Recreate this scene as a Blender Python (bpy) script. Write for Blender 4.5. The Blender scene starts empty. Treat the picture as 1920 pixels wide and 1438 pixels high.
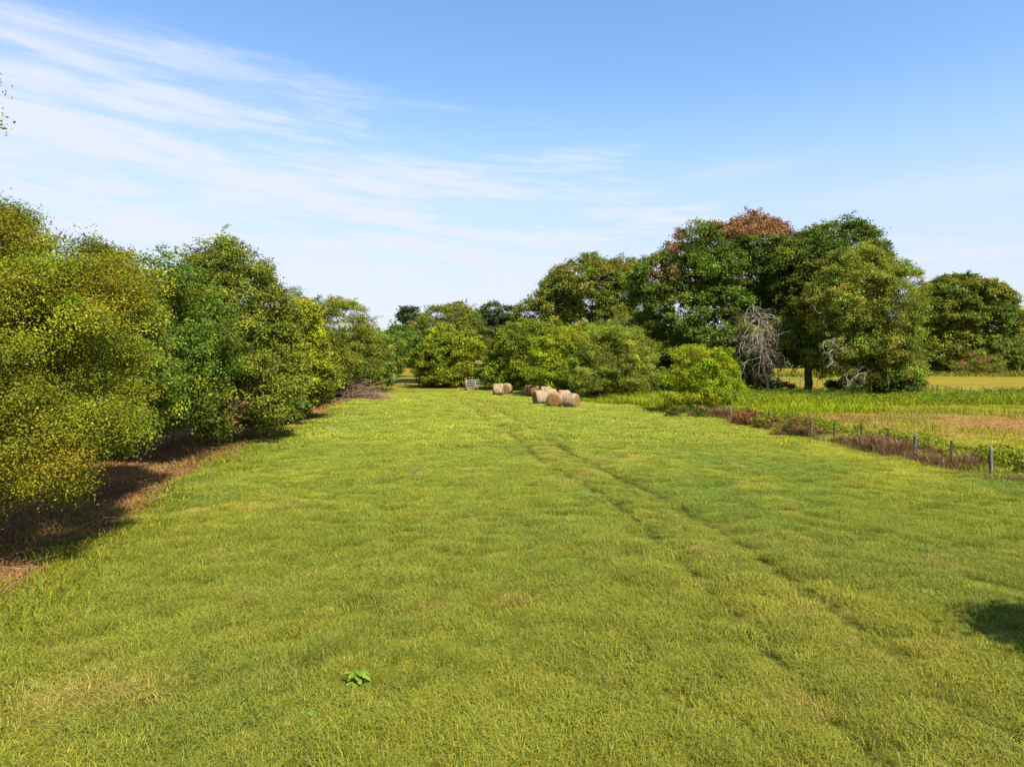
import bpy, math, random
import numpy as np
from mathutils import Vector
rng = np.random.default_rng(7)
random.seed(7)
SC = bpy.context.scene
COL = SC.collection
# ------------------------------------------------------------------ camera
H = 5.2; F = 1300.0; HOR = 662.0
PITCH = math.atan((719 - HOR) / F)
cam_d = bpy.data.cameras.new('camera'); cam = bpy.data.objects.new('camera', cam_d); COL.objects.link(cam)
cam.location = (0, 0, H); cam.rotation_euler = (math.pi / 2 - PITCH, 0, 0)
cam_d.sensor_width = 36; cam_d.lens = 36 * F / 1920; cam_d.clip_end = 3000
SC.camera = cam
# ------------------------------------------------------------------ sun, sky, exposure
SUN_EL = 52.0; SUN_AZ = 142.0          # azimuth clockwise from +Y (the view direction): behind the camera to the right
SUN_STRENGTH = 5.0; SKY_STRENGTH = 0.072; EXPOSURE = 1.30
sd = bpy.data.lights.new('sun', 'SUN'); so = bpy.data.objects.new('sun', sd); COL.objects.link(so)
sd.energy = SUN_STRENGTH; sd.angle = math.radians(0.5); sd.color = (1.0, 0.93, 0.80)
az = math.radians(SUN_AZ); el = math.radians(SUN_EL)
sdir = Vector((math.sin(az) * math.cos(el), math.cos(az) * math.cos(el), math.sin(el)))
so.rotation_euler = sdir.to_track_quat('Z', 'Y').to_euler(); so.location = (10, -10, 40)
W = bpy.data.worlds.new('World'); SC.world = W; W.use_nodes = True
SC.view_settings.view_transform = 'Standard'; SC.view_settings.look = 'None'
SC.view_settings.exposure = EXPOSURE; SC.view_settings.gamma = 1.0
SC.cycles.max_bounces = 6; SC.cycles.diffuse_bounces = 3; SC.cycles.transmission_bounces = 4
SC.cycles.glossy_bounces = 2; SC.cycles.transparent_max_bounces = 4
SC.cycles.use_denoising = True

class NT:
    """tiny node helper"""
    def __init__(s, tree): s.t = tree; s.n = tree.nodes; s.l = tree.links
    def new(s, typ, **kw):
        n = s.n.new(typ)
        for k, v in kw.items(): setattr(n, k, v)
        return n
    def put(s, sock, v):
        if v is None: return
        if hasattr(v, 'is_output'): s.l.new(v, sock)
        else:
            if hasattr(sock.default_value, '__len__') and not hasattr(v, '__len__'): v = (v,) * len(sock.default_value)
            if hasattr(v, '__len__') and len(v) == 3 and len(sock.default_value) == 4: v = (*v, 1)
            sock.default_value = v
    def math(s, op, a, b=None, c=None, clamp=False):
        n = s.new('ShaderNodeMath', operation=op, use_clamp=clamp)
        for i, v in enumerate((a, b, c)):
            if v is not None: s.put(n.inputs[i], v)
        return n.outputs[0]
    def mix(s, f, a, b, blend='MIX'):
        n = s.new('ShaderNodeMix', data_type='RGBA', blend_type=blend)
        s.put(n.inputs[0], f); s.put(n.inputs[6], a); s.put(n.inputs[7], b)
        return n.outputs[2]
    def noise(s, vec, scale, detail=4, rough=0.55, dist=0.0, dims='3D'):
        n = s.new('ShaderNodeTexNoise', noise_dimensions=dims)
        if vec is not None: s.l.new(vec, n.inputs['Vector'])
        n.inputs['Scale'].default_value = scale; n.inputs['Detail'].default_value = detail
        n.inputs['Roughness'].default_value = rough; n.inputs['Distortion'].default_value = dist
        return n.outputs[0]
    def ramp(s, v, a, b, lo=0.0, hi=1.0, smooth=True):
        n = s.new('ShaderNodeMapRange', interpolation_type='SMOOTHSTEP' if smooth else 'LINEAR')
        s.put(n.inputs[0], v); s.put(n.inputs[1], a); s.put(n.inputs[2], b); s.put(n.inputs[3], lo); s.put(n.inputs[4], hi)
        return n.outputs[0]
    def xyz(s, x, y, z=0.0):
        n = s.new('ShaderNodeCombineXYZ')
        s.put(n.inputs[0], x); s.put(n.inputs[1], y); s.put(n.inputs[2], z)
        return n.outputs[0]

def build_world():
    W.node_tree.nodes.clear(); g = NT(W.node_tree)
    out = g.new('ShaderNodeOutputWorld'); bg = g.new('ShaderNodeBackground')
    g.l.new(bg.outputs[0], out.inputs[0]); bg.inputs[1].default_value = SKY_STRENGTH
    sky = g.new('ShaderNodeTexSky', sky_type='NISHITA'); sky.sun_disc = False
    sky.sun_elevation = el; sky.sun_rotation = az; sky.altitude = 0
    sky.air_density = 1.0; sky.dust_density = 0.6; sky.ozone_density = 2.0
    tc = g.new('ShaderNodeTexCoord'); sp = g.new('ShaderNodeSeparateXYZ'); g.l.new(tc.outputs['Generated'], sp.inputs[0])
    x, y, z = sp.outputs
    A = g.math('ARCTAN2', x, y)                       # azimuth, 0 = view direction
    E = g.math('ARCSINE', z)                          # elevation
    # slanted coordinates: cirrus streets that sink to the right
    ca, sa = math.cos(-0.07), math.sin(-0.07)
    U = g.math('ADD', g.math('MULTIPLY', A, ca), g.math('MULTIPLY', E, sa))
    V = g.math('SUBTRACT', g.math('MULTIPLY', E, ca), g.math('MULTIPLY', A, sa))
    def blob(px, py, wu, wv, amp, noise_s=None, rot=0.0, warp=0.0):
        a0 = math.atan((px - 960) / F); e0 = math.atan((HOR - py) / F * math.cos(a0))
        du = g.math('SUBTRACT', A, a0); dv = g.math('SUBTRACT', E, e0)
        c, s_ = math.cos(rot), math.sin(rot)
        u = g.math('DIVIDE', g.math('ADD', g.math('MULTIPLY', du, c), g.math('MULTIPLY', dv, s_)), wu)
        v = g.math('DIVIDE', g.math('SUBTRACT', g.math('MULTIPLY', dv, c), g.math('MULTIPLY', du, s_)), wv)
        if warp: v = g.math('ADD', v, g.math('MULTIPLY', g.math('SUBTRACT', WN, 0.5), warp))
        r = g.math('ADD', g.math('MULTIPLY', u, u), g.math('MULTIPLY', v, v))
        return g.math('MULTIPLY', g.math('EXPONENT', g.math('MULTIPLY', r, -1.0)), amp)
    WN = g.noise(g.xyz(g.math('MULTIPLY', U, 3.0), g.math('MULTIPLY', V, 12.0), 1.7), 2.2, 5, 0.6)
    n1 = g.noise(g.xyz(g.math('MULTIPLY', U, 1.0), g.math('MULTIPLY', V, 8.0), 0.0), 3.6, 7, 0.56, 0.35)
    n2 = g.noise(g.xyz(g.math('MULTIPLY', U, 1.0), g.math('MULTIPLY', V, 9.0), 4.0), 9.0, 6, 0.62, 0.5)
    fine = g.math('ADD', g.math('MULTIPLY', n1, 0.65), g.math('MULTIPLY', n2, 0.35))
    # veil: thick low down and to the left, thinning out to clear blue at upper right
    edge = g.math('ADD', E, g.math('MULTIPLY', A, 0.16))
    veil = g.ramp(g.math('ADD', edge, g.math('MULTIPLY', g.math('SUBTRACT', fine, 0.5), -0.42)), 0.33, 0.15)
    veil = g.math('MULTIPLY', veil, g.ramp(fine, 0.38, 0.58, 0.44, 1.0))
    low = g.ramp(E, 0.38, 0.04, 0.0, 0.78)
    tot = g.math('MAXIMUM', veil, low)
    adds = [blob(210, 92, 0.26, 0.017, 0.50, rot=-0.08, warp=1.0), blob(40, 60, 0.20, 0.030, 0.30, rot=-0.06, warp=.8),
            blob(172, 134, 0.040, 0.0075, 0.95, rot=-0.08, warp=1.6), blob(112, 119, 0.012, .004, .5, rot=-.1, warp=.6),
            blob(300, 172, 0.045, 0.0055, 0.35, rot=-0.12, warp=1.5), blob(30, 138, 0.08, 0.014, 0.5, rot=-0.14, warp=.9),
            blob(260, 225, 0.30, 0.034, 0.38, rot=-0.03, warp=1.6), blob(120, 300, 0.22, 0.020, 0.30, rot=-0.06, warp=2.0),
            blob(700, 345, 0.36, 0.026, 0.42, rot=-0.05, warp=2.0), blob(1380, 322, 0.07, 0.010, 0.38, rot=0.03, warp=2.2),
            blob(1800, 350, 0.14, 0.020, 0.38, rot=0.02, warp=1.8), blob(1560, 385, 0.05, 0.009, 0.30, warp=2.0)]
    for b in adds:
        b = g.math('MULTIPLY', b, g.ramp(fine, 0.30, 0.58, 0.45, 1.0))
        tot = g.math('SUBTRACT', 1.0, g.math('MULTIPLY', g.math('SUBTRACT', 1.0, tot), g.math('SUBTRACT', 1.0, b)))
    cloud = (4.75, 4.98, 5.45)
    base = g.mix(1.0, sky.outputs[0], g.mix(g.ramp(E, 0.30, 0.0), SKY_TINT, (0.80, 0.78, 0.95)), 'MULTIPLY')
    c = g.mix(g.math('MULTIPLY', tot, 0.95, clamp=True), base, cloud)
    g.l.new(c, bg.inputs[0])
SKY_TINT = (1.12, 1.30, 1.45)
build_world()
W.cycles.sampling_method = 'MANUAL'; W.cycles.sample_map_resolution = 1024

# ------------------------------------------------------------------ placing by the survey of the photograph
cp, spn = math.cos(PITCH), math.sin(PITCH)
def ray(px, py):
    dx = (px - 960) / F; u = (719 - py) / F
    return np.array([dx, cp + u * spn, u * cp - spn])
def P(px, py, Y):
    d = ray(px, py); return d / d[1] * Y + np.array([0, 0, H])
def G(px, py):
    d = ray(px, py); t = -H / d[2]; return (d[0] * t, d[1] * t)

# ------------------------------------------------------------------ numpy noise
_tab = np.random.default_rng(3).random((256, 256))
def vnoise(x, y, s, seed=0):
    x = np.asarray(x, float) * s + seed * 17.3 + 1000; y = np.asarray(y, float) * s + seed * 31.7 + 1000
    xi = np.floor(x).astype(int); yi = np.floor(y).astype(int); fx = x - xi; fy = y - yi
    fx = fx * fx * (3 - 2 * fx); fy = fy * fy * (3 - 2 * fy)
    a = _tab[xi & 255, yi & 255]; b = _tab[(xi + 1) & 255, yi & 255]; c = _tab[xi & 255, (yi + 1) & 255]; d = _tab[(xi + 1) & 255, (yi + 1) & 255]
    return (a * (1 - fx) + b * fx) * (1 - fy) + (c * (1 - fx) + d * fx) * fy
def fbm(x, y, s, o=4, seed=0, g=0.5):
    t = 0; a = 1; n = 0
    for i in range(o): t = t + a * vnoise(x, y, s * 2 ** i, seed + i * 3); n += a; a *= g
    return t / n
def sstep(x, a, b): t = np.clip((x - a) / (b - a), 0, 1); return t * t * (3 - 2 * t)

# ------------------------------------------------------------------ land layout (metres; x right, y away)
TRK = np.array([(-9.5, 105), (-6.5, 90), (-1.2, 62.6), (1.9, 45), (3.4, 33.5), (5.6, 24), (6.1, 18), (6.3, 14), (6.5, 11), (6.8, 5), (7, -20)])
FEN = np.array([(24.5, 8), (22.2, 20), (20.6, 28), (19.3, 41), (17.6, 53), (15.3, 61), (12.5, 72), (9.0, 84), (4.5, 92)])   # main fence line
STRIP = np.array([(-9.0, 5), (-10.6, 13), (-11.3, 16), (-12.0, 21), (-13.4, 28), (-14.2, 38), (-15.6, 48), (-15.0, 58), (-16.6, 70), (-18.0, 85), (-22, 105)])  # field edge, left
def lx(line, y): o = np.argsort(line[:, 1]); return np.interp(y, line[o, 1], line[o, 0])
def rut(x, y):
    d = np.minimum(np.abs(x - lx(TRK, y)), np.abs(x - lx(TRK, y) + 2.0) * 1.25)
    return np.exp(-(d / 0.20) ** 2) * (0.35 + 0.95 * vnoise(x * 2, y, 0.25, 5)) * sstep(y, 110, 60)
def rutw(x, y, w=0.42):
    d = np.minimum(np.abs(x - lx(TRK, y)), np.abs(x - lx(TRK, y) + 2.0) * 1.15)
    return np.exp(-(d / w) ** 2) * (0.30 + 1.0 * vnoise(x * 2, y, 0.25, 5)) * sstep(y, 110, 60)
def gz(x, y):
    z = (fbm(x, y, 0.05, 3, 2) - 0.5) * 0.35 + (fbm(x, y, 0.45, 3, 4) - 0.5) * 0.04
    return z - 0.10 * rut(x, y)
def mixc(a, b, t): return a * (1 - t[..., None]) + np.array(b) * t[..., None]
def zones(x, y):
    fx = lx(FEN, y); past = sstep(x, fx + 0.2, fx + 0.9) * (y < 98)
    past = np.maximum(past, sstep(y, 96, 99) * (x > -60))
    edge = lx(STRIP, y) + (fbm(x, y, 0.5, 3, 9) - 0.5) * 2.4
    strip = sstep(x, edge + 0.35, edge - 0.35) * (y < 100)
    return past, strip
def field_colour(x, y):
    """surface colour of the sward (albedo)"""
    x = np.asarray(x, float); y = np.asarray(y, float)
    c = np.zeros(x.shape + (3,)) + np.array((0.208, 0.236, 0.025))
    c = mixc(c, (0.295, 0.282, 0.024), sstep(fbm(x, y * .7, 0.10, 5, 1), 0.38, 0.72) * 0.8)
    c = mixc(c, (0.130, 0.190, 0.026), sstep(fbm(x, y * .7, 0.22, 5, 6, .6), 0.46, 0.74) * 0.75)
    c = mixc(c, (0.330, 0.285, 0.025), sstep(fbm(x, y, 1.1, 4, 8), 0.56, 0.80) * 0.5)
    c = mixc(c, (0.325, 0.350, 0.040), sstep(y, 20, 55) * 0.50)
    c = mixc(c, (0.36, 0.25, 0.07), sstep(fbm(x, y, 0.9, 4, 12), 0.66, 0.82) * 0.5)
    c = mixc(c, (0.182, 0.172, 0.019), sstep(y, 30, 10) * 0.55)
    for px, py, rr, k_ in ((190, 1305, .8, .45), (300, 1285, .5, .5), (60, 1330, .7, .4), (1050, 905, .9, .4), (1540, 1160, .6, .6), (1480, 1330, .5, .5), (1690, 1240, .6, .5), (1130, 830, 1.2, .35), (460, 1130, .4, .5)):
        gx, gy = G(px, py); c = mixc(c, (0.40, 0.27, 0.07), np.exp(-(((x - gx) / rr) ** 2 + ((y - gy) / rr * 1.3) ** 2)) * k_ * sstep(fbm(x, y, 2.2, 3, 71), .30, .6))
    c = mixc(c, (0.27, 0.23, 0.03), np.exp(-((x - lx(TRK, y) + 1.0) / 2.0) ** 2) * 0.28)
    c = mixc(c, (0.055, 0.070, 0.014), np.clip(rut(x, y) * 1.1, 0, 1) * 0.8)
    past, strip = zones(x, y)
    # pasture beyond the fence
    pc = np.zeros(x.shape + (3,)) + np.array((0.26, 0.27, 0.015))
    pc = mixc(pc, (0.30, 0.26, 0.03), sstep(fbm(x, y, 0.12, 4, 21), 0.35, 0.7))
    rb = np.exp(-(((y - (50 - 0.25 * (x - 30))) / 9.0) ** 2)) * sstep(x, 21.5, 25)
    pc = mixc(pc, (0.37, 0.20, 0.07), np.clip(1.0 * rb * (0.45 + 1.2 * (fbm(x, y, 0.35, 4, 25) - 0.15)), 0, 1))
    far = sstep(y, 84, 95)
    pc = mixc(pc, (0.14, 0.19, 0.02), sstep(x - lx(FEN, y), 5.5, 1.5) * .6)
    pc = mixc(pc, (0.215, 0.165, 0.016), far * (0.80 + 0.3 * fbm(x, y, 0.06, 3, 30)))
    pc = mixc(pc, (0.12, 0.13, 0.02), sstep(fbm(x, y * 2.2, 0.10, 4, 44), 0.50, 0.75) * 0.6)
    c = c * (1 - past[..., None]) + pc * past[..., None]
    sc_ = np.zeros(x.shape + (3,)) + np.array((0.16, 0.072, 0.026))
    sc_ = mixc(sc_, (0.24, 0.135, 0.065), sstep(fbm(x, y, 0.9, 4, 33), 0.45, 0.7))
    sc_ = mixc(sc_, (0.05, 0.03, 0.018), sstep(fbm(x, y, 0.7, 4, 36), 0.50, 0.7))
    c = c * (1 - strip[..., None]) + sc_ * strip[..., None]
    return c

# ------------------------------------------------------------------ mesh helpers
def tag(o, label=None, cat=None, group=None, kind=None):
    if label: o['label'] = label
    if cat: o['category'] = cat
    if group: o['group'] = group
    if kind: o['kind'] = kind
    return o
def empty(name, loc, rz=0):
    o = bpy.data.objects.new(name, None); COL.objects.link(o); o.location = loc; o.rotation_euler = (0, 0, rz)
    o.empty_display_size = 0.3
    return o
def raw_mesh(name, V, fs, mats, col=None, fmat=None, smooth=False):
    """V (n,3); fs list of int arrays (m,k) of equal k each"""
    me = bpy.data.meshes.new(name)
    V = np.asarray(V, np.float32)
    me.vertices.add(len(V)); me.vertices.foreach_set('co', V.ravel())
    loops = np.concatenate([f.ravel() for f in fs]).astype(np.int32)
    tot = np.concatenate([np.full(len(f), f.shape[1]) for f in fs]).astype(np.int32)
    start = np.concatenate([[0], np.cumsum(tot)[:-1]]).astype(np.int32)
    me.loops.add(len(loops)); me.loops.foreach_set('vertex_index', loops)
    me.polygons.add(len(tot)); me.polygons.foreach_set('loop_start', start)
    if fmat is not None: me.polygons.foreach_set('material_index', np.asarray(fmat, np.int32))
    me.update(calc_edges=True)
    if smooth: me.polygons.foreach_set('use_smooth', np.ones(len(tot), bool))
    else: me.polygons.foreach_set('use_smooth', np.zeros(len(tot), bool))
    if col is not None:
        a = me.attributes.new('tint', 'FLOAT_COLOR', 'FACE')
        cc = np.ones((len(tot), 4), np.float32); cc[:, :3] = col; a.data.foreach_set('color', cc.ravel())
    for m in (mats if isinstance(mats, (list, tuple)) else [mats]): me.materials.append(m)
    return me
def link(name, me, parent=None, origin=None):
    o = bpy.data.objects.new(name, me); COL.objects.link(o)
    if parent is not None: o.parent = parent
    return o
class Tubes:
    def __init__(s): s.v = []; s.f = []; s.n = 0; s.caps = []
    def add(s, pts, rad, sides=6, wob=0.0):
        pts = np.asarray(pts, float); rad = np.asarray(rad, float); k = len(pts)
        d = np.gradient(pts, axis=0); d /= np.linalg.norm(d, axis=1)[:, None] + 1e-9
        ref = np.array([0, 0, 1.0]) if abs(d[0][2]) < 0.9 else np.array([1.0, 0, 0])
        a = np.cross(d, ref); a /= np.linalg.norm(a, axis=1)[:, None] + 1e-9; b = np.cross(d, a)
        th = np.linspace(0, 2 * math.pi, sides, endpoint=False)
        ring = a[:, None] * np.cos(th)[None, :, None] + b[:, None] * np.sin(th)[None, :, None]
        r = rad[:, None] * (1 + wob * rng.standard_normal((k, sides)))
        v = pts[:, None] + ring * r[..., None]
        s.v.append(v.reshape(-1, 3)); idx = np.arange(k * sides).reshape(k, sides) + s.n
        q = np.stack([idx[:-1], np.roll(idx[:-1], -1, 1), np.roll(idx[1:], -1, 1), idx[1:]], -1).reshape(-1, 4)
        s.f.append(q); s.caps += [idx[0][::-1].reshape(1, -1), idx[-1].reshape(1, -1)]; s.n += k * sides
    def box(s, c, size, rot=None):
        v = np.array([(x, y, z) for x in (-.5, .5) for y in (-.5, .5) for z in (-.5, .5)]) * np.array(size)
        if rot is not None: v = v @ np.array(rot).T
        s.v.append(v + np.array(c)); b = s.n
        s.f.append(np.array([(0, 1, 3, 2), (4, 6, 7, 5), (0, 4, 5, 1), (2, 3, 7, 6), (0, 2, 6, 4), (1, 5, 7, 3)]) + b); s.n += 8
    def build(s, name, mat, parent=None, smooth=True, off=(0, 0, 0)):
        V = np.concatenate(s.v) - np.array(off)
        return link(name, raw_mesh(name, V, [np.concatenate(s.f)] + s.caps, mat, smooth=smooth), parent)
def unit(v): return v / (np.linalg.norm(v, axis=-1, keepdims=True) + 1e-9)
def leaf_quads(c, nrm, L, wr, up=None):
    """one rhombic leaf per centre c with normal nrm"""
    n = len(c); r = unit(rng.standard_normal((n, 3)))
    t = unit(np.cross(nrm, r)); b = np.cross(nrm, t)
    L = np.broadcast_to(L, (n,))[:, None]; w = L * wr
    bend = nrm * L * 0.12
    V = np.stack([c - t * L * .5 - bend, c + b * w * .5, c + t * L * .5 - bend, c - b * w * .5], 1).reshape(-1, 3)
    Fq = np.arange(4 * n).reshape(n, 4)
    return V, Fq

# ------------------------------------------------------------------ materials
def mat_foliage(name, trans=0.30, rough=0.55, spec=0.25, gain=(1, 1, 1), inst=False, fine=0.0, fscale=40):
    m = bpy.data.materials.new(name); m.use_nodes = True; m.node_tree.nodes.clear(); g = NT(m.node_tree)
    out = g.new('ShaderNodeOutputMaterial')
    at = g.new('ShaderNodeAttribute'); at.attribute_name = 'tint'
    col = at.outputs['Color']
    if inst:
        ai = g.new('ShaderNodeAttribute'); ai.attribute_name = 'gcol'; ai.attribute_type = 'INSTANCER'
        col = g.mix(1.0, col, ai.outputs['Color'], 'MULTIPLY')
    if gain != (1, 1, 1): col = g.mix(1.0, col, gain, 'MULTIPLY')
    pb = g.new('ShaderNodeBsdfPrincipled'); g.l.new(col, pb.inputs['Base Color'])
    pb.inputs['Roughness'].default_value = rough; pb.inputs['Specular IOR Level'].default_value = spec
    tr = g.new('ShaderNodeBsdfTranslucent'); tc_ = g.mix(1.0, col, (1.25, 1.15, 0.5), 'MULTIPLY'); g.l.new(tc_, tr.inputs[0])
    mx = g.new('ShaderNodeMixShader'); mx.inputs[0].default_value = trans
    g.l.new(pb.outputs[0], mx.inputs[1]); g.l.new(tr.outputs[0], mx.inputs[2]); g.l.new(mx.outputs[0], out.inputs[0])
    return m
def mat_bark(name, c1, c2, scale=6.0, rough=0.9):
    m = bpy.data.materials.new(name); m.use_nodes = True; g = NT(m.node_tree); pb = g.n['Principled BSDF']
    tc = g.new('ShaderNodeTexCoord'); mp = g.new('ShaderNodeMapping'); g.l.new(tc.outputs['Object'], mp.inputs[0]); mp.inputs['Scale'].default_value = (1, 1, 0.25)
    n = g.noise(mp.outputs[0], scale, 6, 0.65)
    g.l.new(g.mix(g.ramp(n, 0.35, 0.65), c1, c2), pb.inputs['Base Color']); pb.inputs['Roughness'].default_value = rough
    bp = g.new('ShaderNodeBump'); bp.inputs['Strength'].default_value = 0.6; bp.inputs['Distance'].default_value = 0.03
    g.l.new(n, bp.inputs['Height']); g.l.new(bp.outputs[0], pb.inputs['Normal'])
    return m
M_LEAF = mat_foliage('leaf', 0.30, 0.6, 0.12)
M_GRASS = mat_foliage('grass_blade', 0.25, 0.75, 0.06)
M_GRASSI = mat_foliage('grass_tuft', 0.28, 0.75, 0.06, inst=True)
M_DRY = mat_foliage('dry_leaf', 0.12, 0.8, 0.1)
M_BARK = mat_bark('bark', (0.045, 0.035, 0.026), (0.12, 0.095, 0.07))
M_BARKP = mat_bark('pale_bark', (0.07, 0.055, 0.04), (0.17, 0.135, 0.10))
M_DEAD = mat_bark('bleached_wood', (0.10, 0.075, 0.052), (0.33, 0.27, 0.20), 4)
M_TWIG = mat_bark('dry_twig', (0.10, 0.06, 0.034), (0.26, 0.165, 0.10), 4)
M_POST = mat_bark('weathered_post', (0.045, 0.038, 0.028), (0.17, 0.14, 0.10), 9)
M_RUST = mat_bark('rusty_steel', (0.008, 0.006, 0.005), (0.022, 0.013, 0.009), 14, 0.7)
M_WIRE = mat_bark('fence_wire', (0.14, 0.13, 0.12), (0.25, 0.24, 0.22), 20, 0.5)
M_PIPE = mat_bark('painted_pipe', (0.36, 0.34, 0.29), (0.50, 0.47, 0.41), 5, 0.5)
M_TIMBER = mat_bark('tan_timber', (0.25, 0.16, 0.06), (0.38, 0.26, 0.11), 7)
M_REDPOST = mat_bark('reddish_post', (0.10, 0.045, 0.03), (0.18, 0.08, 0.05), 7)

def mat_ground():
    m = bpy.data.materials.new('ground'); m.use_nodes = True; g = NT(m.node_tree); pb = g.n['Principled BSDF']
    at = g.new('ShaderNodeAttribute'); at.attribute_name = 'gcol'
    ge = g.new('ShaderNodeNewGeometry')
    f1 = g.noise(ge.outputs['Position'], 9.0, 6, 0.7); f2 = g.noise(ge.outputs['Position'], 45.0, 4, 0.7)
    k = g.math('MULTIPLY', g.ramp(f1, 0.3, 0.7, 0.62, 1.15, False), g.ramp(f2, 0.3, 0.7, 0.70, 1.2, False))
    g.l.new(g.mix(1.0, at.outputs['Color'], g.xyz(k, k, k), 'MULTIPLY'), pb.inputs['Base Color'])
    pb.inputs['Roughness'].default_value = 0.95; pb.inputs['Specular IOR Level'].default_value = 0.05
    bp = g.new('ShaderNodeBump'); bp.inputs['Strength'].default_value = 0.9; bp.inputs['Distance'].default_value = 0.03
    g.l.new(g.math('ADD', f1, g.math('MULTIPLY', f2, 0.5)), bp.inputs['Height']); g.l.new(bp.outputs[0], pb.inputs['Normal'])
    return m
# ------------------------------------------------------------------ ground: one sheet to the horizon
def build_ground():
    xs = np.concatenate([[-1500, -900, -500, -300, -200, -140, -100], np.arange(-80, -20, 2.0), np.arange(-20, 24, 0.22), np.arange(24, 60, 0.8), np.arange(60, 130, 4), [140, 160, 200, 300, 500, 900, 1500]])
    ys = np.concatenate([[-300, -150, -80, -40, -20], np.arange(-10, 60, 0.35), np.arange(60, 110, 0.8), np.arange(110, 200, 4), [210, 240, 300, 400, 600, 900, 1400, 2000]])
    X, Y = np.meshgrid(xs, ys, indexing='ij'); Z = gz(X, Y); V = np.stack([X, Y, Z], -1).reshape(-1, 3)
    idx = np.arange(X.size).reshape(X.shape)
    q = np.stack([idx[:-1, :-1], idx[1:, :-1], idx[1:, 1:], idx[:-1, 1:]], -1).reshape(-1, 4)
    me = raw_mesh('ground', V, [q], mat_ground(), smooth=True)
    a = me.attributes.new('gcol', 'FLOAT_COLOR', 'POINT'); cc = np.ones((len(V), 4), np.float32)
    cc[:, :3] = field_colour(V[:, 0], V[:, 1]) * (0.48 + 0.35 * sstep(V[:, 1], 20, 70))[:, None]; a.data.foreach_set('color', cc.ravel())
    o = link('ground', me); tag(o, 'open hay field and pasture, green grass with faint wheel ruts', 'ground', kind='structure')
build_ground()

# ------------------------------------------------------------------ blades
def blade_geo(base, h, w, lean, curl=0.5):
    """two-segment curved blades: base (n,3)"""
    n = len(base); a = rng.random(n) * 2 * math.pi
    d = np.stack([np.cos(a), np.sin(a), np.zeros(n)], -1); s = np.stack([-np.sin(a), np.cos(a), np.zeros(n)], -1)
    s = unit(s * 1 + d * rng.standard_normal((n, 1)) * 0.6)
    h = np.broadcast_to(h, (n,))[:, None]; w = np.broadcast_to(w, (n,))[:, None]
    ln = np.abs(np.broadcast_to(lean, (n,))[:, None] * (0.4 + 0.9 * rng.random((n, 1))))
    up = np.array([0, 0, 1.0])
    m = base + up * h * 0.6 + d * h * ln * 0.45; t = base + up * h * (1.0 - 0.35 * ln) + d * h * ln * 1.15
    V = np.stack([base - s * w * .5, base + s * w * .5, m + s * w * .42, m - s * w * .42, t], 1).reshape(-1, 3)
    i = np.arange(n)[:, None] * 5
    return V, i + np.array([[0, 1, 2, 3]]), i + np.array([[3, 2, 4]])
def blades_mesh(name, base, h, w, lean, col, mat):
    V, q, t = blade_geo(base, h, w, lean)
    return raw_mesh(name, V, [q, t], mat, np.concatenate([col, col]))
def tuft(name, R, n, h, w, lean):
    r = R * np.sqrt(rng.random(n)) * (0.6 + 0.4 * rng.random(n)); a = rng.random(n) * 2 * math.pi
    b = np.stack([r * np.cos(a), r * np.sin(a), np.full(n, -0.01)], -1)
    k = rng.random(n)
    col = np.ones((n, 3)) * (0.75 + 0.55 * rng.random((n, 1)))
    col[k < 0.16] *= np.array([1.35, 1.15, 2.2]); col[k > 0.74] *= np.array([0.48, 0.72, 0.9])
    me = blades_mesh(name, b, h * (0.55 + 0.75 * rng.random(n)) * np.exp(-(r / R) ** 2 * 0.5), w, lean, col, M_GRASSI)
    return bpy.data.objects.new(name, me)
near_t = [tuft('near_tuft', 0.50, 420, 0.165, 0.0075, 1.05) for _ in range(6)]
far_t = [tuft('far_tuft', 1.0, 460, 0.18, 0.020, 0.9) for _ in range(4)]

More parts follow.
